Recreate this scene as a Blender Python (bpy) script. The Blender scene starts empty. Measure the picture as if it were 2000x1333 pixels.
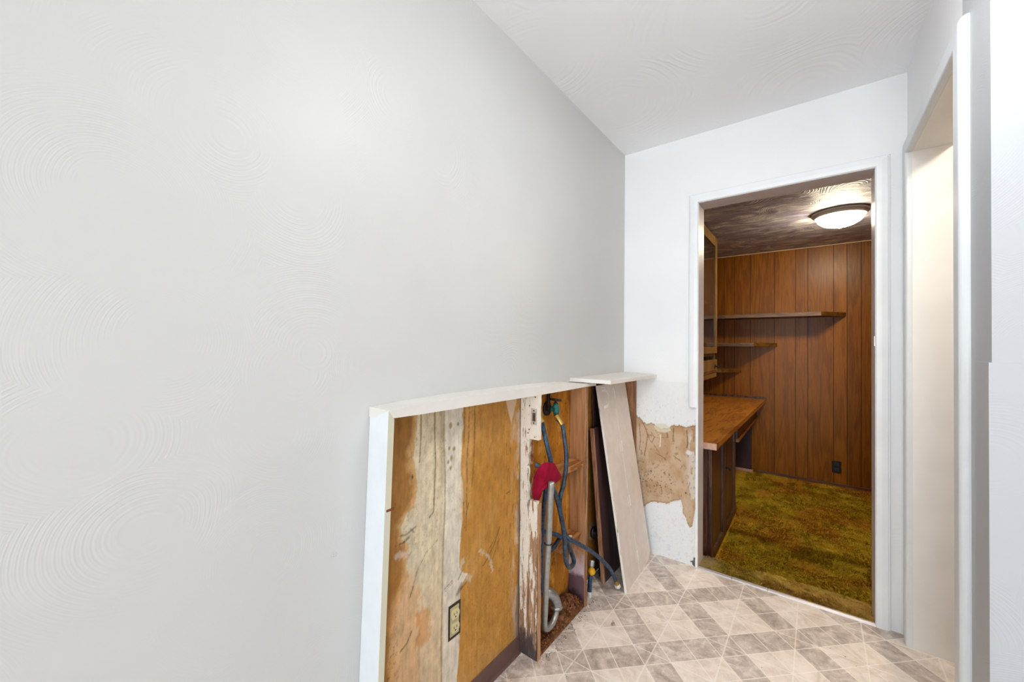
import bpy, bmesh, math, random
import numpy as np
from mathutils import Vector, Matrix

S = bpy.context.scene
random.seed(4)
rng = np.random.RandomState(7)

# ------------------------------------------------------------------ camera
CAM = Vector((0.9408, 0.0, 1.2361))
RGT = Vector((0.79382, 0.60809, 0.00838))
UPV = Vector((-0.00041, -0.01324, 0.99991))
FWD = Vector((-0.60815, 0.79376, 0.01026))
cd = bpy.data.cameras.new('camera')
cd.sensor_fit = 'HORIZONTAL'
cd.sensor_width = 36.0
cd.lens = 36.0 * 765.714 / 2000.0
cd.clip_start = 0.02
cam = bpy.data.objects.new('camera', cd)
S.collection.objects.link(cam)
m = Matrix((RGT, UPV, -FWD)).transposed().to_4x4()
m.translation = CAM
cam.matrix_world = m
S.camera = cam

# ------------------------------------------------------------------ look, sky
S.view_settings.view_transform = 'Standard'
S.view_settings.look = 'None'
S.view_settings.gamma = 1.0
S.view_settings.use_curve_mapping = False
S.view_settings.exposure = 0.25
S.cycles.max_bounces = 10
S.cycles.diffuse_bounces = 7
S.cycles.sample_clamp_indirect = 6.0
w = bpy.data.worlds.new('World')
S.world = w
w.use_nodes = True
bgn = w.node_tree.nodes['Background']
bgn.inputs[0].default_value = (0.80, 0.90, 1.0, 1)
bgn.inputs[1].default_value = 1.5


def area(name, loc, direction, sx, sy, power, color):
    l = bpy.data.lights.new(name, 'AREA')
    l.shape = 'RECTANGLE'
    l.size = sx
    l.size_y = sy
    l.energy = power
    l.color = color
    o = bpy.data.objects.new(name, l)
    S.collection.objects.link(o)
    o.location = loc
    o.rotation_euler = Vector(direction).to_track_quat('-Z', 'Y').to_euler()
    return o


# daylight through the rear windows and an added patio door, plus an added sun that bounces off the floor onto the ceiling
LP = dict(rear=138.0, side=5.0, sun=8.0, fill1=19.0, fill2=3.0, lamp=100.0, hall=95.0, world=0.7)
bgn.inputs[1].default_value = LP['world']
if LP['rear']:
    area('daylight_rear_window', (1.25, -5.56, 1.10), (0.0, 1, 0.5), 2.1, 1.9, LP['rear'], (0.86, 0.94, 1.0))
if LP['side']:
    area('daylight_added_door', (3.36, -0.95, 1.10), (-1, 0.0, 0.0), 1.9, 2.0, LP['side'], (0.97, 0.98, 1.0))
if LP['sun']:
    sl = bpy.data.lights.new('sun', 'SUN')
    sl.energy = LP['sun']; sl.angle = 0.01; sl.color = (1.0, 0.95, 0.88)
    so = bpy.data.objects.new('sun', sl)
    S.collection.objects.link(so)
    so.rotation_euler = Vector((-1.0, -0.25, -1.25)).to_track_quat('-Z', 'Y').to_euler()


# ------------------------------------------------------------------ helpers
def lin(c):
    c = c / 255.0
    return c / 12.92 if c <= 0.04045 else ((c + 0.055) / 1.055) ** 2.4


def rgb(r, g, b):
    return (lin(r), lin(g), lin(b), 1.0)


class NT:
    """small helper around a material node tree"""

    def __init__(self, name, rough=0.6, spec=0.5, metal=0.0, color=None):
        self.m = bpy.data.materials.new(name)
        self.m.use_nodes = True
        self.t = self.m.node_tree
        self.b = self.t.nodes['Principled BSDF']
        self.b.inputs['Roughness'].default_value = rough
        self.b.inputs['Specular IOR Level'].default_value = spec
        self.b.inputs['Metallic'].default_value = metal
        if color is not None:
            self.b.inputs['Base Color'].default_value = color
        self._pos = None

    def n(self, kind, **kw):
        nd = self.t.nodes.new(kind)
        for k, v in kw.items():
            setattr(nd, k, v)
        return nd

    def l(self, a, b):
        self.t.links.new(a, b)

    def pos(self):
        if self._pos is None:
            self._pos = self.n('ShaderNodeNewGeometry').outputs['Position']
        return self._pos

    def scaled(self, sc, src=None):
        v = self.n('ShaderNodeVectorMath', operation='MULTIPLY')
        self.l(src or self.pos(), v.inputs[0])
        v.inputs[1].default_value = sc
        return v.outputs[0]

    def noise(self, scale, detail=4, rough=0.55, vec=None, dist=0.0):
        t = self.n('ShaderNodeTexNoise')
        t.inputs['Scale'].default_value = scale
        t.inputs['Detail'].default_value = detail
        t.inputs['Roughness'].default_value = rough
        t.inputs['Distortion'].default_value = dist
        self.l(vec or self.pos(), t.inputs['Vector'])
        return t.outputs['Fac']

    def math(self, op, a, b=None, c=None):
        nd = self.n('ShaderNodeMath', operation=op)
        for i, x in enumerate((a, b, c)):
            if x is None:
                continue
            if isinstance(x, (int, float)):
                nd.inputs[i].default_value = x
            else:
                self.l(x, nd.inputs[i])
        return nd.outputs[0]

    def ramp(self, fac, stops, mode='LINEAR'):
        r = self.n('ShaderNodeValToRGB')
        r.color_ramp.interpolation = mode
        e = r.color_ramp.elements
        while len(e) < len(stops):
            e.new(0.5)
        for i, (p, c) in enumerate(stops):
            e[i].position = p
            e[i].color = c if len(c) == 4 else (*c, 1)
        self.l(fac, r.inputs[0])
        return r.outputs[0]

    def step(self, fac, lo, hi):
        mr = self.n('ShaderNodeMapRange', interpolation_type='SMOOTHSTEP')
        self.l(fac, mr.inputs[0])
        mr.inputs[1].default_value = lo
        mr.inputs[2].default_value = hi
        return mr.outputs[0]

    def mix(self, fac, a, b, mode='MIX'):
        x = self.n('ShaderNodeMix', data_type='RGBA', blend_type=mode)
        if isinstance(fac, (int, float)):
            x.inputs[0].default_value = fac
        else:
            self.l(fac, x.inputs[0])
        for i, v in ((6, a), (7, b)):
            if isinstance(v, tuple):
                x.inputs[i].default_value = v
            else:
                self.l(v, x.inputs[i])
        return x.outputs[2]

    def color(self, c):
        self.l(c, self.b.inputs['Base Color'])

    def rough(self, r):
        self.l(r, self.b.inputs['Roughness'])

    def bump(self, h, strength=0.3, dist=0.002):
        bn = self.n('ShaderNodeBump')
        bn.inputs['Strength'].default_value = strength
        bn.inputs['Distance'].default_value = dist
        self.l(h, bn.inputs['Height'])
        self.l(bn.outputs[0], self.b.inputs['Normal'])


def swirl_height(t, cell, freq, noise_scale=9.0):
    """arcs left by a plasterer's brush: rings around scattered centres"""
    vo = t.n('ShaderNodeTexVoronoi', feature='F1')
    vo.inputs['Scale'].default_value = cell
    wob = t.noise(2.0, 2, 0.5)
    wv = t.n('ShaderNodeVectorMath', operation='ADD')
    sc = t.n('ShaderNodeVectorMath', operation='SCALE')
    cmb = t.n('ShaderNodeCombineXYZ')
    t.l(wob, cmb.inputs[0]); t.l(wob, cmb.inputs[1]); t.l(wob, cmb.inputs[2])
    t.l(cmb.outputs[0], sc.inputs[0]); sc.inputs['Scale'].default_value = 0.10
    t.l(t.pos(), wv.inputs[0]); t.l(sc.outputs[0], wv.inputs[1])
    t.l(wv.outputs[0], vo.inputs['Vector'])
    d = t.math('MULTIPLY', vo.outputs['Distance'], freq)
    jit = t.math('MULTIPLY', t.noise(7.0, 3, 0.6), 3.0)
    s = t.math('SINE', t.math('ADD', d, jit))
    s2 = t.math('SINE', t.math('MULTIPLY', t.math('ADD', d, jit), 1.73))
    s = t.math('ADD', s, t.math('MULTIPLY', s2, 0.6))
    mask = t.step(t.noise(noise_scale * 0.4, 3, 0.6), 0.42, 0.66)
    return t.math('MULTIPLY', s, mask)


def plaster(name, col, cell=2.4, freq=260, strength=0.25, rough=0.5, tint=None, tex=0.35, marks=None):
    t = NT(name, rough=rough, spec=0.35)
    n1 = t.noise(1.1, 3, 0.5)
    c2 = tint or tuple(x * 0.95 for x in col[:3]) + (1,)
    pc = t.mix(t.step(n1, 0.3, 0.7), col, c2)
    if marks:
        for mp, mr in marks:
            dv = t.n('ShaderNodeVectorMath', operation='DISTANCE')
            t.l(t.pos(), dv.inputs[0]); dv.inputs[1].default_value = mp
            mk = t.math('MULTIPLY', t.step(dv.outputs['Value'], mr, mr * .5), t.step(t.noise(420, 3, .7), .54, .62))
            pc = t.mix(t.math('MULTIPLY', mk, .6), pc, rgb(96, 104, 124))
    t.color(pc)
    h = t.math('ADD', swirl_height(t, cell, freq), t.math('MULTIPLY', t.noise(160, 3, 0.6), tex))
    h = t.math('ADD', h, t.math('MULTIPLY', t.noise(28, 3, 0.6), 0.8))
    t.bump(h, strength, 0.0016)
    return t.m


def flat(name, col, rough=0.6, spec=0.4, metal=0.0, var=0.06, scale=18, bump=0.0, bscale=120, bdist=0.001):
    t = NT(name, rough=rough, spec=spec, metal=metal)
    n1 = t.noise(scale, 4, 0.6)
    dk = tuple(x * (1 - 2 * var) for x in col[:3]) + (1,)
    t.color(t.mix(t.step(n1, 0.3, 0.72), dk, col))
    if bump:
        t.bump(t.noise(bscale, 4, 0.6), bump, bdist)
    return t.m


def painted_wood(name, col, chip=rgb(150, 118, 92), amount=0.7, rough=0.42, stretch=(30, 6, 30)):
    t = NT(name, rough=rough, spec=0.45)
    n1 = t.noise(1.0, 5, 0.65, vec=t.scaled(stretch))
    ms = t.step(n1, amount, amount + 0.03)
    n2 = t.noise(8, 3, 0.5)
    base = t.mix(t.step(n2, 0.3, 0.7), tuple(x * 0.95 for x in col[:3]) + (1,), col)
    t.color(t.mix(ms, base, chip))
    t.bump(t.math('SUBTRACT', t.math('MULTIPLY', t.noise(60, 3, 0.5), 0.4), ms), 0.25, 0.001)
    return t.m


def wood(name, c1, c2, c3, stretch=(14, 14, 1.2), rough=0.35, ring=3.0, spec=0.5, coat=0.0, bump=0.08):
    t = NT(name, rough=rough, spec=spec)
    v = t.scaled(stretch)
    n1 = t.noise(1.0, 6, 0.6, vec=v, dist=0.8)
    n2 = t.noise(9.0, 3, 0.6, vec=v)
    w1 = t.math('SINE', t.math('MULTIPLY', n1, ring * 6.283))
    f = t.math('ADD', t.math('MULTIPLY', w1, 0.28), t.math('ADD', t.math('MULTIPLY', n2, 0.5), 0.25))
    t.color(t.ramp(f, [(0.15, c1), (0.5, c2), (0.9, c3)]))
    t.bump(n2, bump, 0.001)
    t.b.inputs['Coat Weight'].default_value = coat
    t.b.inputs['Coat Roughness'].default_value = 0.22
    return t.m


def attr_mat(name, rough=0.8, spec=0.2, fine=0.12, bump=0.35, bscale=90, bdist=0.002):
    """material whose large-scale stains come from a computed colour attribute"""
    t = NT(name, rough=rough, spec=spec)
    a = t.n('ShaderNodeVertexColor', layer_name='stain').outputs[0]
    n1 = t.noise(220, 4, 0.7)
    n2 = t.noise(1.0, 4, 0.7, vec=t.scaled((90, 90, 22)))
    k = t.math('ADD', t.math('MULTIPLY', n1, fine * 2), t.math('MULTIPLY', n2, fine * 2))
    k = t.math('ADD', k, 1.0 - fine * 2)
    cmb = t.n('ShaderNodeCombineColor')
    for i in range(3):
        t.l(k, cmb.inputs[i])
    t.color(t.mix(1.0, a, cmb.outputs[0], 'MULTIPLY'))
    t.bump(t.noise(bscale, 4, 0.7), bump, bdist)
    return t.m


# ---- meshes
def link_mesh(name, me, mats, parent=None, smooth=False):
    if not isinstance(mats, (list, tuple)):
        mats = [mats]
    for x in mats:
        me.materials.append(x)
    if smooth:
        me.polygons.foreach_set('use_smooth', [True] * len(me.polygons))
    o = bpy.data.objects.new(name, me)
    S.collection.objects.link(o)
    if parent is not None:
        o.parent = parent
        o.matrix_parent_inverse = Matrix.Translation(-Vector(parent.location))
    return o


def obj(name, bm, mats, parent=None, smooth=False):
    bmesh.ops.recalc_face_normals(bm, faces=bm.faces[:])
    me = bpy.data.meshes.new(name)
    bm.to_mesh(me)
    bm.free()
    return link_mesh(name, me, mats, parent, smooth)


def tag(o, label, cat, group=None, kind=None):
    o['label'] = label
    if cat:
        o['category'] = cat
    if group:
        o['group'] = group
    if kind:
        o['kind'] = kind
    return o


def struct(o, label=None, cat=None):
    o['kind'] = 'structure'
    if label:
        o['label'] = label
    if cat:
        o['category'] = cat
    return o


def thing(name, loc, label, cat, group=None, kind=None):
    o = bpy.data.objects.new(name, None)
    o.empty_display_size = 0.05
    o.location = loc
    S.collection.objects.link(o)
    return tag(o, label, cat, group, kind)


def box(bm, x0, x1, y0, y1, z0, z1, bev=0.0, mi=0):
    vs = [bm.verts.new((x, y, z)) for x in (x0, x1) for y in (y0, y1) for z in (z0, z1)]
    f = [(0, 1, 3, 2), (4, 6, 7, 5), (0, 4, 5, 1), (2, 3, 7, 6), (0, 2, 6, 4), (1, 5, 7, 3)]
    fs = [bm.faces.new([vs[i] for i in q]) for q in f]
    for q in fs:
        q.material_index = mi
    if bev:
        ed = list({e for q in fs for e in q.edges})
        bmesh.ops.bevel(bm, geom=ed, offset=bev, segments=2, profile=0.6, affect='EDGES')
    return bm


def hexa(bm, pts, bev=0.0):
    """8 points: bottom ring of 4 then top ring of 4"""
    vs = [bm.verts.new(p) for p in pts]
    f = [(3, 2, 1, 0), (4, 5, 6, 7), (0, 1, 5, 4), (1, 2, 6, 5), (2, 3, 7, 6), (3, 0, 4, 7)]
    fs = [bm.faces.new([vs[i] for i in q]) for q in f]
    if bev:
        ed = list({e for q in fs for e in q.edges})
        bmesh.ops.bevel(bm, geom=ed, offset=bev, segments=2, profile=0.6, affect='EDGES')
    return bm


def BX(name, x0, x1, y0, y1, z0, z1, mat, parent=None, bev=0.0):
    return obj(name, box(bmesh.new(), x0, x1, y0, y1, z0, z1, bev), mat, parent)


def prism(bm, pts, ax, a0, a1):
    """extrude a 2D polygon along an axis; pts are the two remaining coordinates in xyz order"""
    def P(p, a):
        q = list(p)
        q.insert('xyz'.index(ax), a)
        return q
    r0 = [bm.verts.new(P(p, a0)) for p in pts]
    r1 = [bm.verts.new(P(p, a1)) for p in pts]
    n = len(pts)
    for i in range(n):
        bm.faces.new((r0[i], r0[(i + 1) % n], r1[(i + 1) % n], r1[i]))
    bm.faces.new(r0[::-1])
    bm.faces.new(r1)
    return bm


def spline(pts, per=8):
    P = [Vector(p) for p in pts]
    P = [P[0] * 2 - P[1]] + P + [P[-1] * 2 - P[-2]]
    out = []
    for i in range(1, len(P) - 2):
        a, b, c, d = P[i - 1:i + 3]
        for k in range(per):
            t = k / per
            out.append(0.5 * ((2 * b) + (c - a) * t + (2 * a - 5 * b + 4 * c - d) * t * t + (3 * b - a - 3 * c + d) * t ** 3))
    out.append(P[-2])
    return out


def tube(bm, pts, r, seg=14, cap=True):
    pts = [Vector(p) for p in pts]
    n = len(pts)
    rr = r if isinstance(r, (list, tuple)) else [r] * n
    tang = []
    for i in range(n):
        a, b = pts[max(0, i - 1)], pts[min(n - 1, i + 1)]
        tang.append((b - a).normalized())
    ref = Vector((0, 0, 1)) if abs(tang[0].z) < 0.9 else Vector((1, 0, 0))
    nr = tang[0].cross(ref).normalized()
    rings = []
    for i in range(n):
        nr = (nr - tang[i] * nr.dot(tang[i])).normalized()
        bt = tang[i].cross(nr)
        rings.append([bm.verts.new(pts[i] + (nr * math.cos(2 * math.pi * k / seg) + bt * math.sin(2 * math.pi * k / seg)) * rr[i]) for k in range(seg)])
    for i in range(n - 1):
        for k in range(seg):
            bm.faces.new((rings[i][k], rings[i][(k + 1) % seg], rings[i + 1][(k + 1) % seg], rings[i + 1][k]))
    if cap:
        bm.faces.new(rings[0][::-1])
        bm.faces.new(rings[-1])
    return bm


def lathe(bm, prof, c, axis=(0, 0, 1), seg=40, close=False):
    """profile of (radius, height) around an axis through c"""
    q = Vector((0, 0, 1)).rotation_difference(Vector(axis).normalized())
    rings = []
    for r, h in prof:
        if r < 1e-6:
            rings.append([bm.verts.new(Vector(c) + q @ Vector((0, 0, h)))])
        else:
            rings.append([bm.verts.new(Vector(c) + q @ Vector((r * math.cos(2 * math.pi * k / seg), r * math.sin(2 * math.pi * k / seg), h))) for k in range(seg)])
    for a, b in zip(rings[:-1], rings[1:]):
        for k in range(seg):
            k2 = (k + 1) % seg
            if len(a) == 1 and len(b) == 1:
                continue
            if len(a) == 1:
                bm.faces.new((a[0], b[k], b[k2]))
            elif len(b) == 1:
                bm.faces.new((a[k], a[k2], b[0]))
            else:
                bm.faces.new((a[k], a[k2], b[k2], b[k]))
    return bm


# ---- numpy noise for the computed stain maps
_tab = rng.rand(256, 256)


def vnoise(x, y):
    xi = np.floor(x).astype(int); yi = np.floor(y).astype(int)
    fx = x - xi; fy = y - yi
    fx = fx * fx * (3 - 2 * fx); fy = fy * fy * (3 - 2 * fy)
    g = lambda a, b: _tab[a % 256, b % 256]
    return (g(xi, yi) * (1 - fx) + g(xi + 1, yi) * fx) * (1 - fy) + (g(xi, yi + 1) * (1 - fx) + g(xi + 1, yi + 1) * fx) * fy


def fbm(x, y, o=4):
    s = 0; a = 1.0; t = 0
    for i in range(o):
        s = s + a * vnoise(x * 2 ** i + 17.3 * i, y * 2 ** i + 9.1 * i)
        t += a; a *= 0.55
    return s / t


def sst(x, lo, hi):
    t = np.clip((x - lo) / (hi - lo), 0, 1)
    return t * t * (3 - 2 * t)


def L3(r, g, b):
    return np.array([lin(r), lin(g), lin(b)])


def lay(col, mask, c, k=1.0):
    mk = (mask * k)[..., None]
    return col * (1 - mk) + np.asarray(c) * mk


def seg_dist(x, y, pts):
    d = np.full(x.shape, 9.0)
    for (ax, ay), (bx, by) in zip(pts[:-1], pts[1:]):
        dx, dy = bx - ax, by - ay
        t = np.clip(((x - ax) * dx + (y - ay) * dy) / (dx * dx + dy * dy + 1e-12), 0, 1)
        d = np.minimum(d, np.hypot(x - ax - t * dx, y - ay - t * dy))
    return d


def stroke(x, y, pts, wd, soft=0.6, jag=0.0):
    d = seg_dist(x, y, pts)
    if jag:
        d = d + (fbm(x * 140, y * 140, 3) - 0.5) * jag
    return 1 - sst(d, wd * (1 - soft), wd * (1 + soft))


def grid_sheet(name, u, v, place, colfn, mat, parent=None, disp=None):
    """a finely divided sheet; place(U, V) -> xyz, colfn(U, V) -> rgb per vertex"""
    U, V = np.meshgrid(u, v)
    X, Y, Z = place(U, V)
    co = np.stack([X, Y, Z], -1).reshape(-1, 3)
    nu, nv = len(u), len(v)
    idx = np.arange(nu * nv).reshape(nv, nu)
    q = np.stack([idx[:-1, :-1], idx[:-1, 1:], idx[1:, 1:], idx[1:, :-1]], -1).reshape(-1, 4)
    me = bpy.data.meshes.new(name)
    me.vertices.add(len(co)); me.vertices.foreach_set('co', co.ravel())
    me.loops.add(q.size); me.loops.foreach_set('vertex_index', q.ravel())
    me.polygons.add(len(q))
    me.polygons.foreach_set('loop_start', np.arange(0, q.size, 4))
    me.polygons.foreach_set('loop_total', np.full(len(q), 4))
    me.update(calc_edges=True)
    if colfn is not None:
        c = colfn(U, V).reshape(-1, 3)
        ca = me.color_attributes.new('stain', 'FLOAT_COLOR', 'POINT')
        ca.data.foreach_set('color', np.concatenate([np.clip(c, 0, 1), np.ones((len(c), 1))], 1).ravel())
    return link_mesh(name, me, mat, parent, smooth=True)


# ------------------------------------------------------------------ dimensions
H = 2.44
D = 2.388          # back wall of the kitchen
DB = 2.513         # its far side
XR = 1.2687        # right wall
XRB = 1.395
SF = -0.15         # floor of the sunken study
SC = 2.278         # ceiling of the study
SY = 5.087         # far wall of the study
SX0, SX1 = -0.10, 2.30
DX0, DX1, DH = 0.432, 1.1645, 2.047     # doorway into the study
OY0, OY1, OH = 1.60, 2.299, 2.057       # opening in the right wall

# ------------------------------------------------------------------ materials
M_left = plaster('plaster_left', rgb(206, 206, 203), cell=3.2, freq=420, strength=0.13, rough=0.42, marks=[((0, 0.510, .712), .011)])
M_white = plaster('plaster_white', rgb(236, 237, 238), cell=3.0, freq=300, strength=0.12, rough=0.5)
M_ceil = plaster('plaster_ceiling', rgb(247, 249, 252), cell=1.5, freq=180, strength=0.22, rough=0.6)
M_jamb = painted_wood('paint_jamb', rgb(240, 238, 235), amount=0.80)
M_trim = painted_wood('paint_trim', rgb(236, 238, 240), amount=0.80, stretch=(40, 40, 9))
M_ledge = painted_wood('paint_ledge', rgb(226, 222, 215), amount=0.72, stretch=(90, 11, 60))
M_brightboard = flat('paint_bright_board', rgb(226, 230, 233), rough=0.4, var=0.02, bump=0.05, bscale=40)
M_edge = painted_wood('paint_cream_edge', rgb(208, 204, 182), amount=0.70, stretch=(60, 60, 14))


def floor_mat():
    t = NT('vinyl_tile_pattern', rough=0.32, spec=0.45)
    sp = t.n('ShaderNodeSeparateXYZ')
    t.l(t.pos(), sp.inputs[0])
    x, y = sp.outputs[0], sp.outputs[1]
    A = t.math('DIVIDE', t.math('SUBTRACT', t.math('ADD', x, y), 2.2665), 0.1523)
    B = t.math('DIVIDE', t.math('SUBTRACT', t.math('SUBTRACT', y, x), 1.4080), 0.1508)
    A, B = t.math('ADD', A, 60.0), t.math('ADD', B, 60.0)

    def dist_to(v, period):
        q = t.math('DIVIDE', v, period)
        f = t.math('SUBTRACT', q, t.math('ROUND', q))
        return t.math('MULTIPLY', t.math('ABSOLUTE', f), period)
    g = t.math('MINIMUM', dist_to(A, 1.0), dist_to(B, 1.0))
    wobble = t.math('MULTIPLY', t.math('SUBTRACT', t.noise(30, 2, 0.5), 0.5), 0.02)
    g = t.math('ADD', g, wobble)
    dg = t.math('MINIMUM', dist_to(t.math('ADD', A, B), 3.0), dist_to(t.math('SUBTRACT', A, B), 3.0))
    dg = t.math('ADD', dg, wobble)
    line = t.math('SUBTRACT', 1.0, t.step(g, 0.010, 0.026))
    dline = t.math('SUBTRACT', 1.0, t.step(dg, 0.018, 0.046))
    fa = t.math('MODULO', t.math('FLOOR', A), 3.0)     # 1 -> the dark column
    fb = t.math('MODULO', t.math('FLOOR', B), 3.0)
    da = t.math('COMPARE', fa, 1.0, 0.1)
    db = t.math('COMPARE', fb, 1.0, 0.1)
    dark = t.math('MAXIMUM', da, db)
    marb = t.noise(9, 5, 0.6, dist=1.6)
    marb2 = t.noise(26, 4, 0.65, dist=2.0)
    mm = t.math('ADD', t.math('MULTIPLY', marb, 0.65), t.math('MULTIPLY', marb2, 0.35))
    lightc = t.ramp(mm, [(0.36, rgb(208, 194, 182)), (0.5, rgb(228, 216, 206)), (0.62, rgb(238, 228, 219))])
    darkc = t.ramp(mm, [(0.36, rgb(156, 142, 133)), (0.5, rgb(194, 181, 172)), (0.62, rgb(222, 212, 203))])
    c = t.mix(dark, lightc, darkc)
    lc = rgb(244, 238, 230)
    c = t.mix(t.math('MULTIPLY', dline, 0.6), c, lc)
    c = t.mix(t.math('MULTIPLY', line, 0.72), c, lc)
    # dirt: specks, and grime trodden in beside the opened wall
    sp2 = t.step(t.noise(170, 2, 0.6), 0.76, 0.80)
    c = t.mix(t.math('MULTIPLY', sp2, 0.45), c, rgb(96, 80, 66))
    near = t.step(t.math('ADD', x, t.math('MULTIPLY', t.noise(16, 4, 0.6), 0.14)), 0.24, 0.12)
    near = t.math('MULTIPLY', near, t.step(t.noise(24, 4, 0.7), 0.42, 0.62))
    c = t.mix(t.math('MULTIPLY', near, 0.55), c, rgb(132, 104, 74))
    blot = t.step(t.noise(6.0, 4, 0.6), 0.60, 0.74)
    c = t.mix(t.math('MULTIPLY', blot, 0.35), c, rgb(196, 160, 120))
    t.color(c)
    t.rough(t.math('ADD', 0.26, t.math('MULTIPLY', t.noise(40, 3, 0.6), 0.25)))
    t.bump(t.math('SUBTRACT', t.math('MULTIPLY', t.noise(120, 3, 0.6), 0.4), t.math('MULTIPLY', line, 0.5)), 0.16, 0.001)
    return t.m


M_floor = floor_mat()

# ------------------------------------------------------------------ the kitchen shell
bm = bmesh.new()
box(bm, 0.0, 3.3, -5.5, 1.50, -0.05, 0.0)
box(bm, 0.0, XRB, 1.50, 2.400, -0.05, 0.0)
struct(obj('floor', bm, M_floor))
struct(BX('ceiling', -0.12, 3.42, -5.62, D + 0.0, H, H + 0.06, M_ceil))

# left wall: plaster above the ledge and left of the vertical board, stripped board in between
bm = bmesh.new()
box(bm, -0.12, 0.0, -5.5, D, 1.052, H)
prism(bm, [(-5.5, 0.0), (0.590, 0.0), (0.606, 1.052), (-5.5, 1.052)], 'x', -0.12, 0.0)
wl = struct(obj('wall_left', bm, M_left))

# stripped wallboard: computed stains
A_gold = L3(182, 130, 58); A_deep = L3(146, 88, 34); A_cream = L3(216, 202, 172); A_pink = L3(206, 172, 132)
A_white = L3(222, 216, 204); A_drk = L3(72, 54, 34)


def left_stains(Yv, Zv):
    n = fbm(Yv * 26, Zv * 9, 5)
    nf = fbm(Yv * 110, Zv * 60, 4)
    nb = fbm(Yv * 7 + 3, Zv * 4 + 1, 4)
    col = np.broadcast_to(A_gold, Yv.shape + (3,)).copy()
    col = lay(col, sst(nb, 0.35, 0.75), L3(200, 154, 92), 0.75)
    col = lay(col, sst(1.02 - Yv + (n - 0.5) * 0.05, 0.27, 0.36) * sst(Zv, 0.35, 0.9), L3(146, 100, 50), 0.7)
    col = lay(col, sst(.775 - Yv + (n - .5) * .04, 0, .03) * sst(Zv, .38, .60), L3(150, 104, 52), .75)
    col = lay(col, sst(.700 - Yv + (n - .5) * .05, 0, .03), L3(146, 98, 48), .7)
    col = lay(col, sst(Yv, 1.02, 1.10) * sst(Zv + (n - .5) * .3, .50, .80), L3(174, 120, 48), .6)
    # cream field between gold strips, its left rim follows a ragged line
    zc = np.array([-.1, .1, .26, .388, .443, .492, .526, .558, .615, .663, .711, .734, .75, .796, .843, .876, .921, .965, 1.03])
    yc = np.array([.76, .75, .70, .690, .693, .703, .718, .738, .741, .722, .712, .722, .750, .765, .760, .749, .748, .759, .770])
    zr = np.array([-.1, .109, .162, .261, .364, .414, .448, .46, .486, .586, .67, .738, .811, .913, 1.03])
    yr = np.array([.943, .943, .947, .953, .951, .955, .990, .967, .947, .953, .959, .963, .950, .956, .960])
    yl = np.interp(Zv, zc, yc); yrr = np.interp(Zv, zr, yr)
    rag = (fbm(Yv * 60, Zv * 40, 4) - 0.5) * 0.030
    rag2 = (fbm(Yv * 50 + 9, Zv * 25, 4) - 0.5) * 0.016
    incream = sst(Yv - yl + rag, -0.004, 0.004) * sst(yrr - Yv + rag2, -0.003, 0.003)
    rim = sst(Yv - yl + rag, -0.030, -0.004) * (1 - incream) * (Yv < 0.9)
    col = lay(col, rim, L3(216, 174, 120), 0.75 * 1.0)
    cc = np.broadcast_to(A_cream, Yv.shape + (3,)).copy()
    cc = lay(cc, sst(nf, 0.5, 0.8), L3(198, 178, 140), 0.7)
    cc = lay(cc, sst(Zv, 0.62, 0.2) * 0 + sst(0.75 - Zv, 0.1, 0.5), A_pink, 0.55)
    cc = lay(cc, sst(Yv, 0.872, 0.882), A_white, 0.62)
    col = lay(col, incream, cc)
    # pinkish scuffed area lower left
    low = sst(0.56 - Zv + (n - 0.5) * .2, 0.0, 0.1) * sst(0.80 - Yv + (nf - .5) * .06, 0, 0.03) * sst(Yv, 0.66 + 0.0, 0.70)
    col = lay(col, low, L3(206, 160, 112), 0.7)
    # orange patch near bottom
    orp = sst(0.030 - np.abs(Yv - 0.795) + (nf - .5) * .03, 0, 0.01) * sst(0.06 - np.abs(Zv - 0.37) + (n - .5) * .05, 0, .02)
    col = lay(col, orp, L3(198, 132, 66), 0.6)
    # long vertical tears
    col = lay(col, stroke(Yv, Zv, [(.834, 1.05), (.833, .968), (.838, .871), (.835, .775), (.832, .712), (.816, .70)], .0026, .5, .003), L3(112, 94, 50), 0.75)
    col = lay(col, stroke(Yv, Zv, [(.873, 1.05), (.872, .929), (.880, .812), (.880, .696), (.874, .6), (.872, .454), (.870, .309), (.874, .0)], .0030, .7, .004), L3(140, 124, 92), 0.7)
    col = lay(col, stroke(Yv, Zv, [(.862, 1.05), (.864, .93), (.868, .80)], .010, .7, .004), L3(172, 156, 124), 0.6)
    col = lay(col, stroke(Yv, Zv, [(.778, 1.04), (.779, .96), (.775, .88)], .0022, .6, .003), L3(120, 76, 40), 0.7)
    col = lay(col, stroke(Yv, Zv, [(.988, 1.05), (.986, .9), (.975, .80), (.972, .66)], .022, .6, .03), L3(206, 158, 96), 0.65)
    for pts in ([(.990, 1.04), (.988, .924), (.979, .838), (.981, .751), (.979, .6)], [(1.018, 1.04), (1.017, .919), (1.013, .822), (1.006, .743)], [(.966, 1.04), (.965, .9)]):
        col = lay(col, stroke(Yv, Zv, pts, .0030, .8, .010), L3(126, 84, 40), 0.62)
    mot = fbm(Yv * 60 + 13, Zv * 34 + 2, 5)
    col = col * (1 + (mot - .5)[..., None] * .55)
    streak = fbm(Yv * 150, Zv * 6, 4)
    col = col * (1 + (streak - .5)[..., None] * .26)
    # mildew speckle
    mild = sst(fbm(Yv * 190, Zv * 150, 3), 0.66, 0.74) * sst(fbm(Yv * 9 + 4, Zv * 7, 3), 0.40, 0.62)
    col = lay(col, mild, L3(122, 92, 56), 0.32)
    mild2 = sst(fbm(Yv * 120 + 50, Zv * 40, 3), 0.70, 0.76) * sst(Yv, 1.1, 1.25)
    col = lay(col, mild2, L3(104, 60, 26), 0.5)
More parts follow.
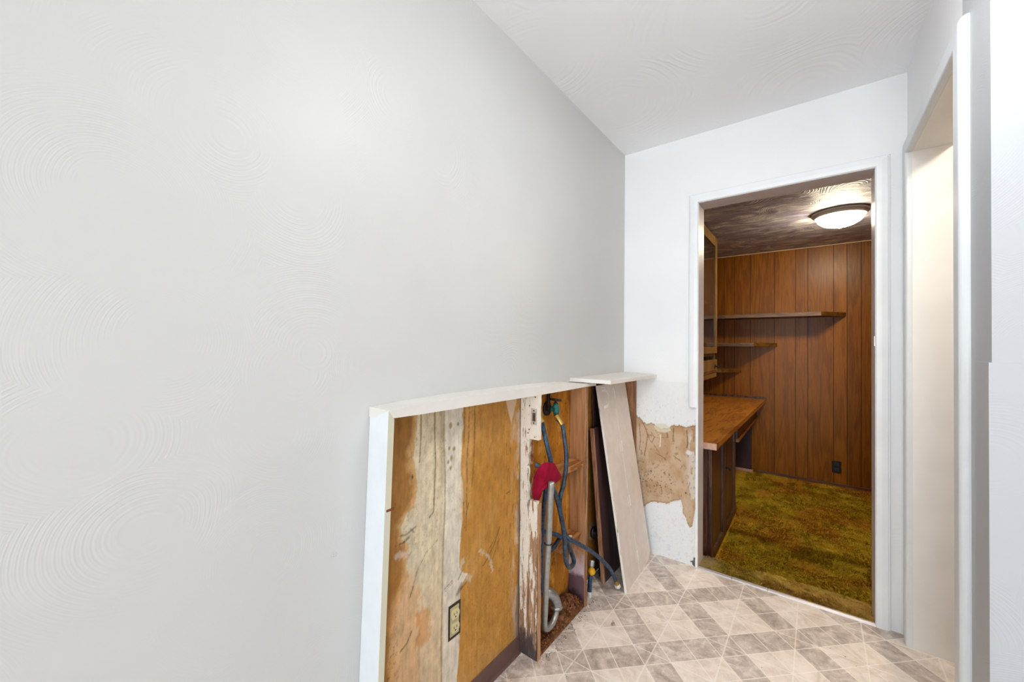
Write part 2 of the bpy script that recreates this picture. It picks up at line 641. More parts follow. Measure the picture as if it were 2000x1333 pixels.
    mild4 = sst(fbm(Yv * 210 + 70, Zv * 190 + 9, 3), 0.67, 0.76) * sst(Yv, .95, 1.0) * sst(.60 - Zv, -.05, .15)
    col = lay(col, mild4, L3(122, 76, 34), 0.4)
    mild3 = sst(fbm(Yv * 200 + 20, Zv * 190, 3), 0.68, 0.76) * sst(0.70 - Yv, -0.03, 0.02) * sst(0.5 - Zv, -.1, .2)
    col = lay(col, mild3, L3(96, 56, 24), 0.7)
    for (a, b, r) in ((.901, .97, .010), (.936, .97, .007), (.897, .897, .007), (.918, .89, .008), (.907, .863, .011), (.893, .853, .008), (.903, .831, .009)):
        col = lay(col, 1 - sst(np.hypot(Yv - a, (Zv - b) * .8) + (nf - .5) * .008, r * .3, r), L3(138, 118, 58), 0.8)
    col = lay(col, 1 - sst(np.hypot((Yv - .749) * 1.6, Zv - .841) + (nf - .5) * .01, .003, .010), A_drk, 0.85)
    # scratches and knife marks
    for pts, wd in (([(.850, .617), (.805, .596), (.770, .557), (.754, .511)], .0014), ([(.756, .515), (.745, .490)], .0034),
                    ([(.708, .683), (.731, .679), (.749, .687), (.763, .690)], .0030), ([(.722, .660), (.738, .668)], .0052), ([(.745, .690), (.757, .676)], .003),
                    ([(.690, .661), (.722, .660)], .0018), ([(.941, .403), (.960, .424)], .0085), ([(.958, .410), (.992, .425)], .0034),
                    ([(.881, .446), (.915, .458)], .0022), ([(.886, .438), (.918, .452)], .0014), ([(.943, .450), (.962, .468)], .0028), ([(.752, .385), (.735, .360), (.712, .350)], .0030),
                    ([(1.070, .440), (1.094, .458), (1.129, .491), (1.161, .545)], .0034), ([(1.09, .475), (1.14, .52)], .002), ([(1.12, .44), (1.16, .50)], .002),
                    ([(.965, .70), (.972, .61)], .0022), ([(.99, .69), (.975, .64)], .0020), ([(1.20, .66), (1.225, .663)], .003)):
        col = lay(col, stroke(Yv, Zv, pts, wd * .8, .8, .0045), A_drk, 0.62)
    for pts, wd in (([(.700, .628), (.730, .622)], .011), ([(.735, .700), (.750, .70)], .010), ([(.985, .433), (1.0, .425)], .010), ([(1.05, .50), (1.10, .46), (1.12, .40)], .006), ([(.94, .47), (.965, .50)], .010)):
        col = lay(col, stroke(Yv, Zv, pts, wd * .8, .9, .022), A_white, 0.42)
    # torn paint wedge at the top right, pale dust along the stud
    tear = sst(0.040 * (Zv - .915) / .11 - np.abs(Yv - 1.228) + (nf - .5) * .012, 0, .006) * (Zv > .915)
    col = lay(col, tear, L3(214, 192, 168), 0.75)
    dust = sst(Yv + (n - .5) * .10, 1.225, 1.285)
    col = lay(col, dust * sst(fbm(Yv * 40, Zv * 12 + 5, 4), .40, .62), L3(196, 180, 164), 0.75)
    col = lay(col, sst(Yv + (n - .5) * .06 + sst(.25 - Zv, 0, .2) * .02, 1.270, 1.292) * sst(1.0 - Zv, 0.1, .5), L3(92, 74, 62), 0.7)
    col = lay(col, sst(Yv + (nf - .5) * .004, 1.2830, 1.2870), L3(84, 66, 54), .75)
    return col


M_stain = attr_mat('stripped_wallboard', rough=0.75, spec=0.25, fine=0.13, bump=0.45, bscale=70)
sp = grid_sheet('wall_left_stripped', np.arange(0.560, 1.300, 0.0022), np.arange(0.0, 1.056, 0.0030),
                lambda U, V: (0.0 - 0.0005 + (fbm(U * 30, V * 14, 3) - .5) * 0.0012, U, V), left_stains, M_stain)
struct(sp)


def cavity_stains(Yv, Zv):
    n = fbm(Yv * 24, Zv * 8, 5)
    nf = fbm(Yv * 100, Zv * 50, 4)
    col = np.broadcast_to(L3(178, 116, 30), Yv.shape + (3,)).copy()
    col = lay(col, sst(n, .4, .75), L3(150, 90, 26), .7)
    col = lay(col, sst(nf, .68, .76), L3(84, 46, 18), .7)
    col = lay(col, sst(fbm(Yv * 40 + 8, Zv * 14 + 3, 4), .60, .70), L3(206, 150, 78), .6)
    for a, b, r in ((1.545, .24, .014), (1.535, .215, .01), (1.512, .09, .045), (1.60, .88, .016), (1.44, .80, .012), (1.36, .90, .02), (1.40, .62, .02)):
        col = lay(col, 1 - sst(np.hypot((Yv - a) * 1.6, Zv - b) + (nf - .5) * .03, r * .4, r), L3(58, 34, 20), .85)
    col = lay(col, sst(.10 - Zv + (n - .5) * .12, 0, .06), L3(84, 52, 30), .8)
    col = lay(col, sst(Yv, 1.74, 1.9), L3(120, 82, 34), .6)
    return col


sp = grid_sheet('wall_left_cavity', np.arange(1.296, D, 0.005), np.arange(0.0, 1.056, 0.005),
                lambda U, V: (U * 0 - 0.0006, U, V), cavity_stains, M_stain)
struct(sp)

# back wall with the doorway; its lower left carries torn lining
bm = bmesh.new()
box(bm, 0.0, DX0, D, DB, 1.03, H)
box(bm, 0.0, DX0, D + 0.003, DB, 0.0, 1.03)
box(bm, DX0, DX1, D, DB, DH, H)
box(bm, DX1, XR, D, DB, 0.0, H)
box(bm, XR, XRB, D, DB, 0.0, H)
wb = struct(obj('wall_back', bm, M_white))


def back_stains(X, Z):
    nf = fbm(X * 120, Z * 90, 4)
    n = fbm(X * 30, Z * 18, 5)
    col = np.broadcast_to(L3(196, 170, 142), X.shape + (3,)).copy()
    col = lay(col, sst(fbm(X * 16 + 2, Z * 10, 4), .35, .7), L3(176, 142, 106), .8)
    col = lay(col, sst(.125 - X + (n - .5) * .05, 0, .03), L3(202, 182, 158), .8)
    col = lay(col, sst(X, .355, .40) * sst(fbm(X * 40, Z * 15, 4), .45, .6), L3(214, 206, 196), .8)
    col = lay(col, sst(Z, .71, .77) * sst(n, .4, .6), L3(172, 130, 88), .7)
    for pts, wd in (([(.118, .775), (.135, .74), (.15, .70), (.142, .636), (.13, .572)], .003), ([(.172, .718), (.190, .690), (.175, .657), (.160, .670), (.158, .70)], .0022), ([(.197, .599), (.233, .584), (.256, .571)], .002),
                    ([(.19, .64), (.22, .60)], .0015), ([(.262, .76), (.266, .70)], .003), ([(.300, .76), (.296, .68)], .003), ([(.372, .755), (.378, .68), (.372, .66)], .0035), ([(.10, .76), (.106, .66), (.10, .6)], .002),
                    ([(.30, .60), (.34, .575)], .002), ([(.27, .62), (.262, .60)], .002), ([(.15, .70), (.21, .69), (.26, .70)], .0012)):
        col = lay(col, stroke(X, Z, pts, wd, .7, .004), L3(120, 88, 58), .8)
    sp_ = sst(fbm(X * 130 + 7, Z * 110, 3), .66, .72) * np.exp(-((Z - .44) / .09) ** 2) * sst(.33 - X, 0, .06)
    col = lay(col, sp_, L3(72, 56, 42), .9)
    sp_ = sst(fbm(X * 90 + 31, Z * 60, 3), .70, .75)
    col = lay(col, sp_, L3(136, 108, 80), .6)
    for a, b, r in ((.170, .485, .009), (.368, .40, .007), (.225, .41, .007), (.19, .40, .008), (.125, .53, .006), (.26, .425, .006)):
        col = lay(col, 1 - sst(np.hypot(X - a, Z - b) + (nf - .5) * .01, r * .3, r), L3(66, 52, 38), .85)
    col = lay(col, stroke(X, Z, [(.226, .71), (.223, .64)], .0022, .5), L3(236, 232, 224), .95)
    col = lay(col, 1 - sst(np.hypot(X - .383, (Z - .632) * 1.2) + (nf - .5) * .02, .008, .022), L3(224, 222, 218), .9)
    # upper painted plaster
    ux = np.array([.0, .081, .103, .141, .172, .196, .232, .264, .29, .327, .369, .396, .44])
    uz = np.array([.81, .809, .792, .766, .776, .761, .741, .752, .773, .778, .772, .784, .79])
    ue = np.interp(X, ux, uz) + (fbm(X * 90, X * 0 + 3, 4) - .5) * .020
    up = sst(Z - ue, -.0015, .0015)
    lx = np.array([.0, .131, .162, .198, .234, .266, .3, .342, .350, .3515, .37, .379, .39, .403, .416, .425, .44])
    lz = np.array([.25, .263, .292, .31, .307, .315, .339, .352, .325, .284, .26, .225, .208, .223, .307, .36, .40])
    le = np.interp(X, lx, lz) + (fbm(X * 80 + 5, X * 0 + 8, 4) - .5) * .014
    lo = sst(le - Z, -.0015, .0015)
    paint = np.broadcast_to(L3(228, 230, 231), X.shape + (3,)).copy()
    paint = lay(paint, sst(fbm(X * 40 + 11, Z * 40, 4), .66, .76) * sst(1.0 - Z, 0.02, .1), L3(206, 208, 210), .4)
    paint = lay(paint, sst(fbm(X * 130 + 3, Z * 100, 3), .74, .80) * sst(.93 - Z, 0, .05), L3(150, 148, 146), .30)
    rim = np.exp(-((Z - ue) / .006) ** 2) * (Z > ue) + np.exp(-((le - Z) / .006) ** 2) * (le > Z)
    paint = lay(paint, np.clip(rim, 0, 1) * sst(n, .3, .6), L3(196, 184, 160), .6)
    yb = sst(.028 - np.hypot((X - .235) * .55, Z - .752) + (nf - .5) * .012, 0, .004)
    col = lay(col, np.clip(np.exp(-((Z - ue + .004) / .004) ** 2) + np.exp(-((le - Z + .004) / .004) ** 2), 0, 1), L3(126, 100, 74), .6)
    col = lay(col, np.maximum(up, lo), paint)
    col = lay(col, yb, L3(214, 208, 184), .8)
    # wet black foot beside the casing
    foot = sst(.020 - np.hypot(X - .420, (Z - .025) * .6) + (nf - .5) * .03, 0, .006)
    col = lay(col, foot, L3(58, 52, 52), .9)
    col = lay(col, sst(X + (nf - .5) * .004, .4205, .423) * sst(.90 - Z, 0, .01), L3(96, 88, 82), .55)
    return col


def back_place(U, V):
    ux = np.array([.0, .081, .103, .141, .172, .196, .232, .264, .29, .327, .369, .396, .44])
    uz = np.array([.81, .809, .792, .766, .776, .761, .741, .752, .773, .778, .772, .784, .79])
    ue = np.interp(U, ux, uz) + (fbm(U * 90, U * 0 + 3, 4) - .5) * .020
    lx = np.array([.0, .131, .162, .198, .234, .266, .3, .342, .350, .3515, .37, .379, .39, .403, .416, .425, .44])
    lz = np.array([.25, .263, .292, .31, .307, .315, .339, .352, .325, .284, .26, .225, .208, .223, .307, .36, .40])
    le = np.interp(U, lx, lz) + (fbm(U * 80 + 5, U * 0 + 8, 4) - .5) * .014
    p = np.maximum(sst(V - ue, -.002, .002), sst(le - V, -.002, .002))
    return U, D + 0.0022 - 0.0020 * p + (fbm(U * 60, V * 60, 3) - .5) * .0008, V


M_torn = attr_mat('torn_lining', rough=0.8, spec=0.2, fine=0.06, bump=0.30, bscale=110)
sp = grid_sheet('wall_back_torn', np.arange(0.0, DX0 + 0.001, 0.0022), np.arange(0.0, 1.0325, 0.0030), back_place, back_stains, M_torn)
struct(sp)

# right wall with the second opening, the wall that turns off to the right, the rest of the kitchen
bm = bmesh.new()
box(bm, XR, XRB, OY0, OY1, OH, H)
box(bm, XR, XRB, OY1, D, 0.0, H)
struct(obj('wall_right', bm, M_white))
bm = bmesh.new()
box(bm, XR, XRB, 1.388, OY0, 0.0, H)
box(bm, XRB, 3.3, 1.388, 1.50, 0.0, H)
M_ret = plaster('plaster_return_shade', rgb(184, 186, 189), cell=2.6, freq=500, strength=0.10, rough=0.5)  # same paint as the white walls, darkened: shade is put into the colour
struct(obj('wall_right_return', bm, M_ret))
# lapped lining sheet on its lower part (the faint step at the corner)
struct(BX('trim_3', XR - 0.006, XR + 0.060, 1.383, 1.3878, 0.0, 1.205, M_ret))
struct(BX('trim_4', XR - 0.006, XR - 0.0002, 1.3882, 1.475, 0.0, 1.205, M_ret))

# wall behind the camera with a window, wall far right with an added opening for light
bm = bmesh.new()
box(bm, 0.0, 0.2, -5.62, -5.5, 0.0, H)
box(bm, 2.3, 3.3, -5.62, -5.5, 0.0, H)
box(bm, 0.2, 2.3, -5.62, -5.5, 0.0, 0.15)
box(bm, 0.2, 2.3, -5.62, -5.5, 2.1, H)
struct(obj('wall_front', bm, M_white))
bm = bmesh.new()
box(bm, 3.3, 3.42, -5.6, -1.9, 0.0, H)
box(bm, 3.3, 3.42, 0.0, 1.5, 0.0, H)
box(bm, 3.3, 3.42, -1.9, 0.0, 2.1, H)
struct(obj('wall_far_right', bm, M_white))
w1 = struct(thing('window_1', (1.25, -5.5, 0.15), 'wide white framed window behind the camera', 'window'))
bm = bmesh.new()
for a in (0.2, 1.225, 2.25):
    box(bm, a, a + 0.05, -5.54, -5.50, 0.201, 2.049)
box(bm, 0.2, 2.3, -5.54, -5.50, 0.15, 0.20)
box(bm, 0.2, 2.3, -5.54, -5.50, 2.05, 2.1)
obj('window_frame', bm, M_trim, w1)
w2 = struct(thing('window_added', (3.3, -0.95, 0.0), 'added white framed patio door right of the camera, lets in light', 'window'))  # unseen door made up so its light reaches floor and ceiling
bm = bmesh.new()
for a in (-1.9, -0.975, -0.05):
    box(bm, 3.30, 3.34, a, a + 0.05, 0.041, 2.049)
box(bm, 3.30, 3.34, -1.9, 0.0, 0.0, 0.04)
box(bm, 3.30, 3.34, -1.9, 0.0, 2.05, 2.1)
obj('window_frame', bm, M_trim, w2)
FX = NT('added_light_glow')
FX.b.inputs['Emission Color'].default_value = (0.94, 0.97, 1.0, 1)
for nm_, loc_, pw_, lab_ in (('fill1', (1.05, 0.98), LP['fill1'], 'added unseen square ceiling light above the camera, brightens the alcove'), ('fill2', (1.75, -2.9), LP['fill2'], 'added unseen square ceiling light farther behind the camera')):  # unseen lamps added to brighten the floor and alcove
    t_ = FX.m.copy()
    t_.node_tree.nodes['Principled BSDF'].inputs['Emission Strength'].default_value = pw_
    fx_ = thing('added_ceiling_light', (loc_[0], loc_[1], H), lab_, 'ceiling light')
    BX('lamp_base', loc_[0] - .22, loc_[0] + .22, loc_[1] - .22, loc_[1] + .22, H - .030, H - .0005, M_trim, fx_)
    BX('diffuser', loc_[0] - .20, loc_[0] + .20, loc_[1] - .20, loc_[1] + .20, H - .085, H - .0305, t_, fx_, .01)

# ---- doorway casing and jambs
def casing_profile(w_, t_):
    # (across, out) running from opening edge outward
    return [(0, 0), (0, t_ * .62), (w_ * .10, t_ * .95), (w_ * .45, t_), (w_ * .86, t_ * .86), (w_ * .90, t_ * .55), (w_, t_ * .50), (w_, 0)]


def mitre(prof, place, lo, hi):
    """profile points (across, out); place(a, b, t) -> xyz; lo/hi give the end coordinate for each across value"""
    bm = bmesh.new()
    r0 = [bm.verts.new(place(a, b, lo(a))) for a, b in prof]
    r1 = [bm.verts.new(place(a, b, hi(a))) for a, b in prof]
    n = len(prof)
    for i in range(n):
        bm.faces.new((r0[i], r0[(i + 1) % n], r1[(i + 1) % n], r1[i]))
    bm.faces.new(r0[::-1]); bm.faces.new(r1)
    return bm


d1 = struct(thing('door_1', (0.8, D, 0), 'white cased doorway in the back wall leading to the panelled study', 'doorway'))
cw, ct = 0.049, 0.016
pr = casing_profile(cw, ct)
obj('casing_leg', mitre(pr, lambda a, b, t: (DX0 + .001 - a, D - b, t), lambda a: .895, lambda a: DH - .001 + a - .0002), M_trim, d1)
bm = bmesh.new()
prism(bm, [(DX0 + 0.001 - a, D - b) for a, b in [(0, -.004), (0, .008), (.012, .009), (.012, -.004)]], 'z', 0.0, 0.895)
obj('casing_leg', bm, M_trim, d1)['label'] = 'stripped lower end of the left casing'
obj('casing_leg', mitre(pr, lambda a, b, t: (DX1 - .001 + a, D - b, t), lambda a: 0.0, lambda a: DH - .001 + a - .0002), M_trim, d1)
obj('casing_head', mitre(pr, lambda a, b, t: (t, D - b, DH - .001 + a), lambda a: DX0 + .001 - a, lambda a: DX1 - .001 + a), M_trim, d1)
M_caulk = flat('caulk_grey', rgb(168, 166, 164), .8)
o_ = .0012
obj('caulk_line', mitre([(cw, 0), (cw, .006), (cw + o_, .006), (cw + o_, 0)], lambda a, b, t: (DX0 + .001 - a, D - b, t), lambda a: .895, lambda a: DH - .001 + a), M_caulk, d1)
obj('caulk_line', mitre([(cw, 0), (cw, .006), (cw + o_, .006), (cw + o_, 0)], lambda a, b, t: (DX1 - .001 + a, D - b, t), lambda a: 0, lambda a: DH - .001 + a), M_caulk, d1)
obj('caulk_line', mitre([(cw, 0), (cw, .006), (cw + o_, .006), (cw + o_, 0)], lambda a, b, t: (t, D - b, DH - .001 + a), lambda a: DX0 + .001 - a, lambda a: DX1 - .001 + a), M_caulk, d1)
M_jamb_in = flat('jamb_paint_inner', rgb(214, 206, 206), rough=0.35, var=0.05, bump=0.1, bscale=60)
BX('jamb', DX0 - 0.012, DX0 + 0.001, D + 0.002, DB + 0.003, -0.02, DH, M_jamb_in, d1)
BX('jamb', DX1 - 0.001, DX1 + 0.012, D + 0.002, DB + 0.003, -0.02, DH, M_jamb_in, d1)
BX('jamb_head', DX0 - 0.012, DX1 + 0.012, D + 0.002, DB + 0.003, DH - 0.001, DH + 0.012, M_jamb_in, d1)
M_steel = flat('plated_steel', rgb(190, 188, 184), rough=0.3, metal=1.0, var=0.05)
BX('strike_plate', DX1 - 0.003, DX1, D + 0.004, D + 0.026, 1.245, 1.290, M_steel, d1)

M_strip = flat('threshold_strip_metal', rgb(186, 178, 178), rough=0.35, metal=0.3, var=0.06)
bm = bmesh.new()
for a, b in ((DX0, 0.600), (0.603, 0.760), (0.763, DX1)):
    prism(bm, [(D - 0.014, 0.0), (D - 0.012, 0.006), (D - 0.004, 0.0085), (D + 0.006, 0.0085), (D + 0.008, 0.0)], 'x', a, b)
ts = obj('trim_1', bm, M_strip)
struct(ts)

# ---- the second opening, rounded casing
d2 = struct(thing('door_2', (XR, 1.95, 0), 'white cased opening in the right wall leading to the hall', 'doorway'))
def round_prof(w_, t_):
    out = [(0, 0)]
    for k in range(7):
        a = math.pi - k / 6 * math.pi / 2
        out.append((0.010 + 0.010 * math.cos(a), t_ - 0.010 + 0.010 * math.sin(a)))
    for k in range(7):
        a = math.pi / 2 - k / 6 * math.pi / 2
        out.append((w_ - 0.016 + 0.016 * math.cos(a), t_ - 0.016 + 0.016 * math.sin(a)))
    out.append((w_, 0))
    return out


rp = round_prof(0.064, 0.020)
obj('casing_leg', mitre(rp, lambda a, b, t: (XR - b, OY0 + .001 - a, t), lambda a: 0.0, lambda a: OH - .001 + a - .0002), M_brightboard, d2)
obj('casing_leg', mitre(rp, lambda a, b, t: (XR - b, OY1 - .001 + a, t), lambda a: 0.0, lambda a: OH - .001 + a - .0002), M_brightboard, d2)
obj('casing_head', mitre(rp, lambda a, b, t: (XR - b, t, OH - .001 + a), lambda a: OY0 + .001 - a, lambda a: OY1 - .001 + a), M_brightboard, d2)
BX('jamb', XR + 0.001, XRB + 0.002, OY1 - 0.002, OY1 + 0.01, 0.004, OH, M_jamb, d2)
BX('jamb', XR + 0.001, XRB + 0.002, OY0 - 0.01, OY0 + 0.002, 0.0, OH, M_jamb, d2)
BX('jamb_head', XR + 0.001, XRB + 0.002, OY0, OY1, OH - 0.002, OH + 0.01, M_jamb, d2)
M_orange = wood('hall_casing_wood', rgb(176, 116, 56), rgb(204, 142, 78), rgb(220, 164, 100), rough=0.35)
BX('casing_leg', XRB + 0.0021, XRB + 0.014, OY1 - 0.004, OY1 + 0.055, 0.0, OH + 0.05, M_orange, d2)['label'] = 'orange varnished hall side casing'

# ---- hall beyond the second opening
M_hall = flat('hall_paint', rgb(214, 186, 130), rough=0.6, var=0.04)
M_hall_d = flat('hall_wainscot', rgb(92, 72, 60), rough=0.8, var=0.25, scale=90)
M_dark = flat('hall_floor_vinyl', rgb(190, 160, 120), rough=0.4, var=0.1)
bm = bmesh.new()
box(bm, XRB, 2.9, D + 0.35, D + 0.45, 1.22, H)
box(bm, 2.9, 3.0, 1.5, D + 0.45, 0.0, H)
struct(obj('wall_hall', bm, M_hall))
struct(BX('wall_hall_lower', XRB, 2.9, D + 0.345, D + 0.45, 0.0, 1.22, M_hall_d))
struct(BX('wall_hall_side', XRB + 0.0005, XRB + 0.005, D + 0.003, D + 0.344, 0.0, H, M_hall))
struct(BX('floor_hall', XRB, 2.9, 1.5, D + 0.45, -0.05, 0.0, M_dark))
struct(BX('ceiling_hall', XRB, 3.0, 1.5, D + 0.45, H, H + 0.05, M_ceil))

M_glow = NT('hall_bulb_glass')
M_glow.b.inputs['Emission Color'].default_value = (1.0, 0.88, 0.70, 1)
M_glow.b.inputs['Emission Strength'].default_value = LP['hall']
hl = thing('hall_ceiling_light', (1.85, 1.80, H), 'round warm ceiling light in the hall beyond the right opening', 'ceiling light')
bm = bmesh.new(); lathe(bm, [(0, 0), (0.12, 0), (0.12, -0.02), (0, -0.02)], (1.85, 1.80, H - 0.0005))
obj('lamp_base', bm, M_steel, hl)
bm = bmesh.new(); lathe(bm, [(0.11, -0.02), (0.10, -0.06), (0.06, -0.09), (0, -0.10)], (1.85, 1.80, H))
obj('lamp_shade', bm, M_glow.m, hl, True)

# ------------------------------------------------------------------ the boxed-out frame on the left wall
M_base = flat('vinyl_cove_base', rgb(104, 76, 68), rough=0.4, var=0.08, scale=30, bump=0.1, bscale=60)
bm = bmesh.new()
prism(bm, [(0.0006, 0.0), (0.014, 0.0), (0.006, 0.006), (0.005, 0.064), (0.0006, 0.066)], 'y', 0.592, 1.287)
o = obj('baseboard_left', bm, M_base)
struct(o)

# vertical board: bright broad side faces the camera, thin cream edge faces the room
vb = thing('frame_board', (0.045, 0.59, 0), 'upright white board edging the stripped wall section, left of the brown stains', 'board')
bm = bmesh.new()
hexa(bm, [(0.0005, 0.571, 0), (0.089, 0.565, 0), (0.0885, 0.582, 0), (0.0005, 0.588, 0), (0.0005, 0.604, 1.040), (0.089, 0.600, 1.066), (0.0885, 0.617, 1.043), (0.0005, 0.620, 1.040)], 0.001)
obj('board_face', bm, M_brightboard, vb)
bm = bmesh.new()
hexa(bm, [(0.0888, 0.566, 0), (0.0905, 0.566, 0), (0.0905, 0.582, 0), (0.0888, 0.582, 0), (0.0888, 0.6005, 1.0655), (0.0905, 0.6005, 1.0655), (0.0905, 0.617, 1.043), (0.0888, 0.617, 1.043)])
obj('board_edge', bm, M_edge, vb)['label'] = 'cream chipped front edge'
BX('nail', 0.0900, 0.0915, 0.596, 0.618, 0.812, 0.818, flat('rust', rgb(120, 66, 40), 0.8), vb)

# ledge
bm = bmesh.new()
ys = [0.602, 0.700, 0.857, 1.0, 1.296, 1.55, 1.695, 1.80]
tops = [1.068, 1.073, 1.077, 1.077, 1.076, 1.070, 1.0565, 1.0520]
bots = [1.046, 1.044, 1.043, 1.042, 1.040, 1.040, 1.041, 1.038]
for k in range(len(ys) - 1):
    a, b = ys[k], ys[k + 1]
    ta, tb = tops[k], tops[k + 1]
    hexa(bm, [(0.0006, a, 1.0405), (0.0006, b, 1.0405), (0.090, b, bots[k + 1]), (0.090, a, bots[k]),
              (0.0006, a, ta), (0.0006, b, tb), (0.090, b, tb - .001), (0.090, a, ta - .001)])
bmesh.ops.remove_doubles(bm, verts=bm.verts[:], dist=1e-5)
ledge = obj('ledge_board', bm, M_ledge)
tag(ledge, 'long chipped white ledge board capping the stripped wall section', 'ledge')

# corner shelf
M_shelfw = painted_wood('paint_corner_shelf', rgb(228, 222, 214), amount=0.70, stretch=(30, 9, 60))
bm = bmesh.new()
hexa(bm, [(0.001, 1.690, 1.0600), (0.202, 1.716, 1.0575), (0.204, 2.386, 1.0480), (0.001, 2.386, 1.0530),
          (0.001, 1.690, 1.0785), (0.202, 1.716, 1.0755), (0.204, 2.386, 1.0670), (0.001, 2.386, 1.0730)], 0.0012)
cs = obj('corner_shelf', bm, M_shelfw)
tag(cs, 'small white board shelf in the corner lying on the end of the ledge', 'shelf')


# studs -------------------------------------------------------------
def peeled(name, thr, rot=True, bot=0.30):
    t = NT(name, rough=0.7, spec=0.3)
    v = t.scaled((70, 70, 8))
    n1 = t.noise(1.0, 6, 0.7, vec=v)
    n3 = t.noise(1.0, 5, 0.65, vec=t.scaled((150, 150, 10)))
    sp_ = t.n('ShaderNodeSeparateXYZ'); t.l(t.pos(), sp_.inputs[0])
    z = sp_.outputs[2]
    lowm = t.step(z, 0.75, 0.0)
    wd = t.ramp(n3, [(0.3, rgb(112, 78, 52)), (0.5, rgb(160, 124, 92)), (0.7, rgb(190, 160, 130))])
    k = t.math('SUBTRACT', n1, t.math('MULTIPLY', lowm, 0.14))
    pm = t.step(k, thr, thr + 0.03)
    paint = t.mix(t.noise(40, 3, 0.6), rgb(220, 210, 194), rgb(238, 232, 222))
    c = t.mix(pm, wd, paint)
    spk = t.step(t.noise(1.0, 3, 0.6, vec=t.scaled((120, 120, 60))), 0.67, 0.71)
    c = t.mix(t.math('MULTIPLY', spk, 0.75), c, rgb(88, 64, 46))
    if rot:
        rm = t.step(t.math('ADD', z, t.math('MULTIPLY', t.noise(1.0, 5, 0.7, vec=t.scaled((50, 50, 14))), bot)), bot * .5 + 0.14, bot * .5 + 0.05)
        c = t.mix(t.math('MULTIPLY', rm, 0.9), c, rgb(58, 50, 58))
    t.color(c)
    t.bump(t.math('ADD', pm, t.math('MULTIPLY', n3, 1.5)), 0.5, 0.0015)
    return t.m


M_peel = peeled('peeling_stud', 0.40)
M_peel2 = peeled('peeling_strip', 0.42)
M_peeltop = peeled('peeling_block', 0.36, rot=False)
M_rawedge = wood('raw_stud_edge', rgb(122, 84, 56), rgb(158, 116, 82), rgb(190, 150, 116), stretch=(60, 60, 3), rough=0.6)
st = thing('wall_stud', (0.045, 1.30, 0), 'peeling white stud between the stripped panel and the plumbing bay', 'stud')


def rag_board(x0, x1, y0, y1, z0, z1, step=0.012, amp=0.0022, edge=None):
    """upright piece with ragged front and side edges; the front edge may be cut back by edge(z)"""
    bm = bmesh.new()
    n = max(2, int((z1 - z0) / step))
    rings = []
    for i in range(n + 1):
        z = z0 + (z1 - z0) * i / n
        e = (edge(z) if edge else 0.0)
        a = amp * (random.random() - 0.5)
        b = amp * (random.random() - 0.5)
        xf = x1 - e + a
        rings.append([bm.verts.new(p) for p in ((x0, y0, z), (xf, y0 + b * .5, z), (xf + b, y1 + a * .5, z), (x0, y1, z))])
    for i in range(n):
        for k in range(4):
            bm.faces.new((rings[i][k], rings[i][(k + 1) % 4], rings[i + 1][(k + 1) % 4], rings[i + 1][k]))
    bm.faces.new(rings[0][::-1]); bm.faces.new(rings[-1])
    return bm


random.seed(11)
obj('stud_post', rag_board(0.0006, 0.0445, 1.290, 1.310, 0.0, 1.040,
                           edge=lambda z: (0.010 * random.random() ** 2 + 0.004) if 0.55 < z < 0.80 else 0.001 * random.random()), [M_peel], st)
obj('stud_strip', rag_board(0.0450, 0.0865, 1.289, 1.310, 0.0, 0.618,
                            edge=lambda z: 0.003 * random.random()), [M_peel2], st)['label'] = 'peeling lower strip with dark rotten foot'
obj('stud_block', rag_board(0.0450, 0.0875, 1.289, 1.310, 0.862, 1.040, amp=0.0008), [M_peeltop], st)['label'] = 'white painted upper block'
obj('stud_edge', rag_board(0.0870, 0.0905, 1.291, 1.311, 0.0, 0.612, amp=0.0015), [M_rawedge], st)['label'] = 'raw orange wood edge'
bm = bmesh.new()
box(bm, 0.052, 0.081, 1.2872, 1.2888, 0.920, 0.985, 0.0006)
sk = obj('strike_plate', bm, flat('painted_plate', rgb(200, 190, 178), 0.5, var=0.15, scale=200), st)
BX('plate_hole', 0.0605, 0.0745, 1.2862, 1.2873, 0.935, 0.968, flat('hole_dark', rgb(96, 74, 64), 0.9, var=0.3, scale=200), sk)
M_black = flat('screw_dark', rgb(60, 44, 38), 0.7)
for a, b in ((0.0665, 0.9765), (0.0665, 0.928)):
    bm = bmesh.new()
    lathe(bm, [(0, 0.0), (0.003, 0.0), (0.003, 0.0012), (0, 0.0014)], (a, 1.2872, b), (0, -1, 0), 12)
    obj('screw', bm, M_black, sk)
for a, b in ((0.0722, 1.030), (0.045, 0.995), (0.043, 0.900), (0.038, 0.885)):
    bm = bmesh.new()
    lathe(bm, [(0, 0.0), (0.0028, 0.0), (0.0026, 0.0006), (0, 0.0008)], (a, 1.2888, b), (0, -1, 0), 12)
    obj('nail_hole', bm, M_black, st)
# splinters in the gap
bm = bmesh.new()
for k in range(16):
    z = 0.62 + 0.22 * random.random()
    x = 0.040 + 0.010 * random.random()
    h = 0.02 + 0.05 * random.random()
    d = Vector((random.uniform(-.2, .35), random.uniform(-.1, .3), 1)).normalized()
    p = Vector((x, 1.300 + .008 * random.random(), z))
    tube(bm, [p, p + d * h * .5, p + d * h], [0.0035, 0.0025, 0.0003], 5)
obj('splinters', bm, wood('splinter_wood', rgb(70, 42, 26), rgb(128, 78, 50), rgb(176, 124, 90), stretch=(60, 60, 5), rough=0.8), st)


